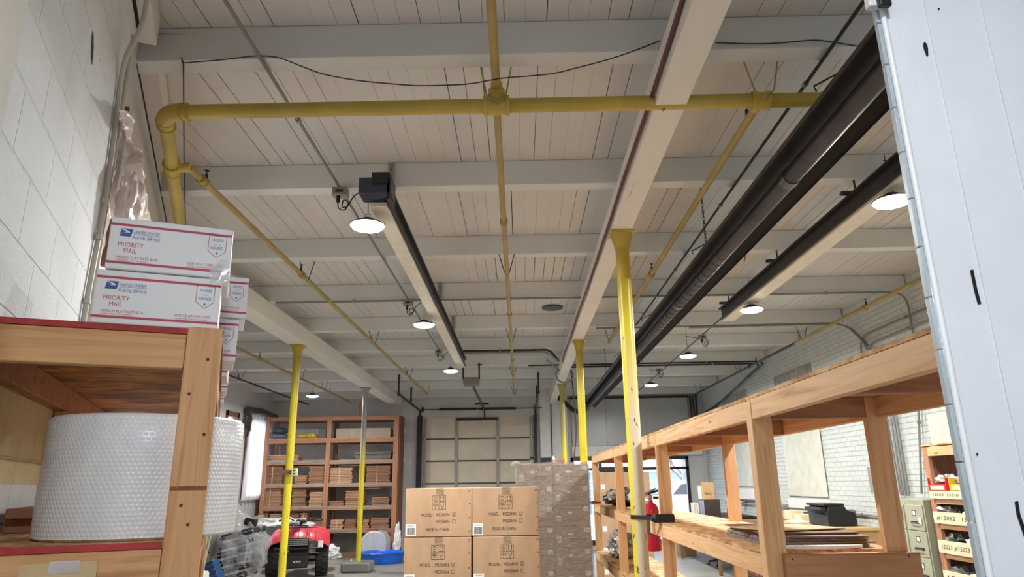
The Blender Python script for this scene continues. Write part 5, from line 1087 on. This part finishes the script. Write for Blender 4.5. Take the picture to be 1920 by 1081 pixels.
def sack(xa, xb, z, h, label, m, sd): t = thing('sack', label, 'sack', ((xz(xa) + xz(xb)) / 2, YF + .25, z), 0, 'sacks on the top shelf'); obj('body', MB().blob(((xz(xa) + xz(xb)) / 2, YF + .25, z + h / 2), ((xz(xb) - xz(xa)) / 2, .2, h / 2 * 1.15), 26, 14, .12, 6, -h / 2 + .002, None, sd), m, t, 0, None, 1.0); return t
sack(232, 338, z0, .15, 'blue-grey sack at the left end of the top shelf', paint('sack_blue', (104, 116, 132), .6, .15), 1); sack(245, 345, z0 + .155, .14, 'dark grey sack on the blue-grey sack, top shelf', paint('sack_grey', (84, 86, 90), .55, .2), 2); sack(388, 500, z0, .15, 'yellow sack on the top shelf of the tall shelving', paint('sack_yellow', (196, 168, 74), .6, .3), 3)
tag(obj('grey_box', MB().box(xz(508), xz(546), YF + .1, YF + .4, z0, z0 + .24), paint('box_grey', (92, 90, 90), .6), None, .005), 'grey box beside the yellow sack on the top shelf', 'box'); lgc = thing('long_carton', 'long pale carton filling the right of the top shelf', 'box', ((xz(600) + xz(890)) / 2, YF + .3, z0)); obj('body', MB().box(xz(600), xz(888), YF + .1, YF + .5, z0, z0 + .25), cardboard((176, 160, 142)), lgc, .005); obj('seam', MB().box(xz(600) + .01, xz(888) - .01, YF + .098, YF + .1, z0 + .13, z0 + .134), UF, lgc)
# things on the floor at its foot
mbx = thing('plastic_bin', 'rounded pale grey plastic bin standing at foot of the tall shelving', 'bin', (-3.55, 17.45, 0)); pts = [(.30 * math.cos(t), .3 + .24 * math.sin(t)) for t in [PI * k_ / 14 for k_ in range(15)]]
obj('shell', MB().prism([(-.3, 0)] + pts[::-1] + [(.3, 0)], -.28, .28, Matrix.Translation((-3.5, 17.5, .12)) @ Matrix.Rotation(R(90), 4, 'X')), paint('bin_pale_grey', (188, 192, 192), .4), mbx, .03)
tag(obj('red_scoop', MB().box(-3.72, -3.45, 17.35, 17.5, .665, .69).tube([(-3.45, 17.42, .68), (-3.25, 17.42, .67)], .012, 8), paint('scoop_red', (190, 48, 66), .4), None, .006), 'red scoop lying on the rounded grey bin', 'scoop')
obj('base_tray', MB().box(-3.85, -3.15, 17.2, 17.8, 0, .12), paint('tray_dark', (70, 70, 70), .6), mbx, .01)
bagpile('feed_bag', 'crumpled white and red bag on the floor before the tall shelving', (-4.6, 17.7, 0), (.33, .12, .2), [PAPER(), paint('bag_red', (150, 40, 44), .5), PAPER()], 51, 3); bagpile('paper_bag', 'white patterned bag leaning at right foot of the tall shelving', (-3.05, 17.72, 0), (.1, .1, .5), [PAPER()], 61, 2)
pl = thing('paddling_pool', 'blue plastic paddling pool on the floor right of the grey column', 'pool', (-3.2, 16.75, 0)); n_ = 48; mb = MB()
prof = [(.44, .0), (.47, .10), (.49, .2), (.53, .235), (.54, .225), (.5, .19), (.475, .1), (.45, .015), (.02, .012)]
b0 = 0
for r_, z in prof: mb.v += [Vector((-3.2 + r_ * math.cos(t) * (1.0 + .02 * math.cos(10 * t)), 16.75 + r_ * .95 * math.sin(t) * (1 + .02 * math.cos(10 * t)), z)) for t in [2 * PI * i / n_ for i in range(n_)]]
for i in range(len(prof) - 1):
    for j in range(n_): mb.f.append((i * n_ + j, i * n_ + (j + 1) % n_, (i + 1) * n_ + (j + 1) % n_, (i + 1) * n_ + j))
mb.f.append(tuple(range(n_)))
obj('shell', mb, paint('pool_blue', (32, 104, 214), .35, .05), pl); mb = MB()
for s_ in range(4): mb.tube([(-3.2 + (.462 + .02 * math.sin(z * 40)) * math.cos(t), 16.75 + .455 * math.sin(t) * 1.0, .05 + s_ * .04) for t, z in [(R(215 + i * 5 + s_ * 2), i / 10) for i in range(12)]], .006, 5)
objs('wave_relief', mb, paint('pool_blue_light', (70, 140, 230), .35, .05), pl)
for i, (x, y, r_) in enumerate(((-3.95, 16.9, .07), (-3.75, 16.3, .06), (-3.6, 16.45, .05))):
    t = thing('pet_bowl', ('largest', 'nearest', 'smallest')[i] + ' of the pale bowls on floor near the grey column', 'bowl', (x, y, 0), 0, 'bowls on the floor'); obj('dish', MB().lathe([(r_ * .75, 0), (r_, .05), (r_ * .9, .05), (r_ * .6, .02), (.001, .02)], (x, y, 0), 20), (GALV(), CREAM(), CREAM())[i], t)

# curtain and sheeting at the far left window
cu = thing('window_curtain', 'white cloth covering the far left window beside the tall shelving', 'curtain', (XL + .1, 17.8, 1.4)); mb = MB(); NU, NV = 60, 20
for j in range(NV + 1):
    for i in range(NU + 1): s_ = i / NU; v = j / NV; mb.v.append(Vector((XL + .09 + .03 * math.sin(s_ * 46 + v * 2) + .02 * noise.noise(Vector((s_ * 6, v * 4, 0))), 17.02 + s_ * 1.65 - .05 * v, 3.48 - v * 2.08)))
for j in range(NV):
    for i in range(NU): a = j * (NU + 1) + i; mb.f.append((a, a + 1, a + NU + 2, a + NU + 1))
n = NT('curtain_cloth'); n.col(lin((238, 238, 242))); n.r(.9); n.b.inputs['Transmission Weight'].default_value = 0
tr_ = n.n('ShaderNodeBsdfTranslucent'); tr_.inputs[0].default_value = lin((240, 240, 245)); mx = n.n('ShaderNodeMixShader'); mx.inputs[0].default_value = .55; n.l(n.b.outputs[0], mx.inputs[1]); n.l(tr_.outputs[0], mx.inputs[2]); n.l(mx.outputs[0], n.t.nodes['Material Output'].inputs[0])
obj('cloth', mb, n.m, cu, 0, None, 1.2, False)
obj('dark_roll', MB().tube([(XL + .12, 16.85, 3.5), (XL + .14, 17.6, 3.56), (XL + .14, 18.8, 3.52)], [.09, .08, .07], 12).blob((XL + .12, 16.95, 3.2), (.06, .12, .32), 14, 12, .3, 6), paint('dark_plastic', (66, 58, 52), .4, .3, 0.0, .4), cu)

# left floor clutter
bl = thing('wrapped_black_load', 'low load of black and silver goods wrapped in shiny film behind the quad bike', 'wrapped load', (-5.5, 16.2, 0)); 
for i in range(6):
    z = .13 + i * .115; obj('black_layer', MB().box(-6.1, -4.9, 16.1, 17.05, z, z + .105), paint('layer_black', (40 + 8 * (i % 2), 42 + 8 * (i % 2), 50 + 8 * (i % 2)), .25, .1), bl, .03)
obj('film_cover', MB().blob((-5.5, 16.55, .86), (.68, .52, .14), 30, 14, .25, 7), FAD, bl, 0, None, 1.0); fm2 = MB(); 
obj('film_wrap', MB().box(-6.115, -4.885, 16.085, 17.065, .12, .83), film('stretch_film', .27, (244, 243, 242)), bl, .03); obj('pallet_base', MB().box(-6.12, -4.88, 16.1, 17.05, 0, .12), wood('x', 'old'), bl, .004)
ck = thing('wrapped_chair_stack', 'leaning stack of black chairs wrapped in clear film behind the bubble wrap roll', 'wrapped load', (-4.9, 12.9, 0)); random.seed(71)
obj('pallet_base', MB().box(-5.35, -4.55, 12.5, 13.4, .0, .12), wood('x', 'old'), ck, .004)
for i in range(6):
    z = .14 + i * .145; x = -5.05 + .02 * i; M = Matrix.Translation((x, 12.95, z)) @ Matrix.Rotation(R(-14), 4, 'Y'); obj('black_seat', MB().box(-.28, .28, -.35, .35, 0, .1, M), DKF, ck, .025)
    obj('chrome_arm', MB().tube(bent([M @ Vector((-.28, -.37, 0)), M @ Vector((-.3, -.39, .05)), M @ Vector((.3, -.39, .05)), M @ Vector((.3, -.37, 0))], .04), .011, 8), GALV(), ck)
obj('black_headrest', MB().tube([(-4.92, 12.85, 1.12), (-4.72, 12.85, 1.08)], .07, 14), BLACK(), ck, .01); obj('film_wrap', MB().blob((-4.98, 12.95, .62), (.42, .46, .56), 30, 20, .22, 6, -.6), clearfilm(), ck, 0, None, 1.0)
gb = thing('grey_cabinet', 'grey steel cabinet left of the wrapped chairs with hanging cords', 'cabinet', (-5.6, 13.0, 0)); obj('body', MB().box(-6.1, -5.45, 12.75, 13.2, 0, 1.15), paint('cabinet_grey', (150, 152, 150), .5), gb, .01); b = MB()
for i in range(4): x = -5.85 + i * .1; b.tube(bent([(x, 12.735, 1.1), (x + .03, 12.72, .9), (x - .04, 12.73, .75), (x + .1, 12.72, .6)], .08), .008, 6)
objs('cord', b, BLACK(), gb)
bc = thing('blue_crate', 'ribbed blue crate tilted at the foot of the grey cabinet', 'crate', (-5.1, 12.1, 0)); M = Matrix.Translation((-5.15, 12.1, .31)) @ Matrix.Rotation(R(-25), 4, 'Y'); obj('body', MB().box(-.17, .17, -.13, .13, -.2, .2, M), paint('crate_blue', (40, 84, 132), .4), bc, .008); b = MB()
for i in range(5): b.box(-.175, .175, -.14, -.13, -.18 + i * .085, -.145 + i * .085, M)
objs('rib', b, paint('crate_blue_dark', (26, 60, 104), .4), bc); obj('foot_block', MB().box(-5.3, -5.0, 12.0, 12.25, 0, .12), BLACK(), bc, .005)
bagpile('red_and_white_bag', 'red and white bag at the bottom edge beside the near shelf post', (-5.15, 11.6, 0), (.24, .18, .3), [PAPER(), paint('bag_bright_red', (206, 44, 50), .4), PAPER()], 81, 3)
sk = thing('trim_bundle', 'bundle of pale trim strips leaning beside the near shelf post', 'trim strips', D(.0, 4.4, 0)); 
for i in range(6): p0 = Vector((-5.0 + .03 * i, 11.0, 0)); obj('strip', MB().box(-.012, .012, -.006, .006, 0, 1.12, Matrix.Translation(p0) @ Matrix.Rotation(R(3 + i * .8), 4, 'Y')), paint('strip_cream', (206, 198, 176), .6), sk)

# ------------------------------------------------------------------ quad bike
AX0, AY0 = -4.52, 14.8
at_ = thing('quad_bike', 'red quad bike with black tyres parked facing the camera', 'quad bike', (AX0, AY0, 0)); T = Matrix.Translation((AX0, AY0, 0)) @ Matrix.Rotation(R(15), 4, 'Z'); RP = paint('fender_red', (206, 62, 78), .3, .05); BP = paint('plastic_black', (30, 30, 32), .5)
def V(x, y, z): return T @ Vector((x, y, z))
for y in (-.42, .78):
    for s_ in (-1, 1):
        c = V(s_ * .46, y, .3); rot = Matrix.Rotation(R(15), 4, 'Z') @ Matrix.Rotation(R(90), 4, 'Y'); wlh = obj('tyre', MB().lathe([(.13, -.11), (.24, -.125), (.285, -.11), (.298, -.06), (.30, 0), (.298, .06), (.285, .11), (.24, .125), (.13, .11)], c, 36, rot, False), paint('tyre_black', (30, 30, 31), .75), at_)
        b = MB()
        for k_ in range(18):
            a = 2 * PI * k_ / 18; q = Matrix.Translation(c) @ Matrix.Rotation(R(15), 4, 'Z') @ Matrix.Rotation(a, 4, 'X')
            b.box(-.10, -.005, -.018, .018, .292, .318, q @ Matrix.Rotation(.25, 4, 'Z')); b.box(.005, .10, -.018, .018, .292, .318, q @ Matrix.Rotation(R(10), 4, 'X') @ Matrix.Rotation(-.25, 4, 'Z'))
        o_ = obj('tread', b, paint('tyre_black', (30, 30, 31), .75), at_, .003); o_.parent = wlh
        o_ = obj('rim', MB().lathe([(.03, -.04), (.1, -.02), (.135, -.09), (.14, .09), (.1, .03), (.03, .04)], c, 24, rot), GALV(), at_); o_.parent = wlh
def shell(pts, th, m, name):
    """pts: grid rows of points, made into a thick panel"""
    b = MB(); nr, nc = len(pts), len(pts[0])
    for off in (0, -th):
        for r_ in pts: b.v += [V(*p) + Vector((0, 0, off)) for p in r_]
    for i in range(nr - 1):
        for j in range(nc - 1): a = i * nc + j; b.f.append((a, a + 1, a + nc + 1, a + nc)); a += nr * nc; b.f.append((a, a + nc, a + nc + 1, a + 1))
    N = nr * nc
    for j in range(nc - 1): b.f.append((j, N + j, N + j + 1, j + 1)); a = (nr - 1) * nc + j; b.f.append((a, a + 1, N + a + 1, N + a))
    for i in range(nr - 1): a = i * nc; b.f.append((a, a + nc, N + a + nc, N + a)); a = i * nc + nc - 1; b.f.append((a, N + a, N + a + nc, a + nc))
    o_ = obj(name, b, m, at_, 0, None, .9); sb = o_.modifiers.new('s', 'SUBSURF'); sb.levels = 2; sb.render_levels = 2
for s_ in (-1, 1):
    shell([[(s_ * x, y, z) for x, z in ((.2, zc + .08), (.34, zc + .06), (.5, zc + .02), (.6, zc - .09))] for y, zc in ((-.82, .62), (-.68, .74), (-.45, .80), (-.2, .76), (-.05, .62))], .015, RP, 'front_fender')
    shell([[(s_ * x, y, z) for x, z in ((.18, zc + .06), (.34, zc + .05), (.5, zc + .02), (.6, zc - .08))] for y, zc in ((.3, .6), (.5, .78), (.8, .84), (1.1, .78))], .015, RP, 'rear_fender')
    obj('headlight', MB().blob(V(s_ * .17, -.81, .72), (.05, .03, .035), 14, 8, 0), GALV(), at_)
    obj('white_patch', MB().box(s_ * .42 - .05, s_ * .42 + .05, -.845, -.83, .56, .68, T), PAPER(), at_, .006) if s_ > 0 else None
shell([[(x, y, z) for x, z in ((-.24, zc - .04), (-.12, zc), (0, zc + .02), (.12, zc), (.24, zc - .04))] for y, zc in ((-.86, .70), (-.72, .82), (-.45, .9), (-.1, .92), (.1, .86))], .02, RP, 'hood')
obj('grille', MB().box(-.2, .2, -.87, -.84, .6, .75, T), BP, at_, .01); b = MB()
for i in range(4): b.box(-.18, .18, -.878, -.87, .615 + i * .033, .627 + i * .033, T)
objs('grille_bar', b, GALV(), at_)
for z, x in ((.56, .42), (.47, .4)): obj('bumper_bar', MB().tube(bent([V(-x, -.75, z), V(-x, -.95, z), V(x, -.95, z), V(x, -.75, z)], .06), .013, 8), BP, at_)
obj('front_skid', MB().box(-.2, .2, -.86, -.7, .2, .48, T), BP, at_, .02); obj('skid_marking', MB().text('4X4', -.07, .3, .14, .04, T @ plane((0, -.862, 0), (1, 0, 0), (0, 0, 1))), PAPER(), at_, 0, None, .6, False)
obj('frame', MB().tube([V(0, -.75, .35), V(0, .9, .38)], .09, 10).box(-.18, .18, -.3, .6, .28, .62, T), BP, at_); obj('seat', MB().blob(V(0, .45, .82), (.15, .45, .09), 24, 12, .03), BP, at_)
obj('axle', MB().tube([V(-.38, -.42, .3), V(.38, -.42, .3)], .025, 8), BP, at_); obj('axle', MB().tube([V(-.38, .78, .3), V(.38, .78, .3)], .03, 8), BP, at_)
hb = obj('handlebar', MB().tube(bent([V(-.40, -.02, 1.04), V(-.2, -.12, 1.08), V(-.1, -.14, 1.0), V(.1, -.14, 1.0), V(.2, -.12, 1.08), V(.40, -.02, 1.04)], .06), .013, 10), BP, at_)
for s_ in (-1, 1): o_ = obj('grip', MB().tube([V(s_ * .3, -.07, 1.063), V(s_ * .43, -.005, 1.03)], .02, 10), BP, at_); o_.parent = hb; o_ = obj('brake_lever', MB().tube([V(s_ * .26, -.12, 1.06), V(s_ * .4, -.13, 1.03)], .006, 6), GALV(), at_); o_.parent = hb
obj('steering_column', MB().tube([V(0, -.12, 1.0), V(0, -.25, .85)], .03, 10), BP, at_); obj('instrument_pod', MB().blob(V(0, -.17, 1.02), (.1, .07, .05), 16, 10, 0), BP, at_)
rb = MB()
for x in (-.3, -.15, 0, .15, .3): rb.tube([V(x, -.78, .93), V(x, -.35, .95)], .008, 6)
rb.tube([V(-.35, -.78, .93), V(.35, -.78, .93)], .01, 6); rb.tube([V(-.35, -.35, .95), V(.35, -.35, .95)], .01, 6); obj('front_rack', rb, BP, at_); 
tag(obj('rack_blanket', MB().blob(V(-.12, -.5, 1.0), (.1, .14, .04), 20, 10, .3), paint('cloth_grey', (150, 146, 148), .8)), 'grey cloth lying on the quad bike rack', 'cloth')
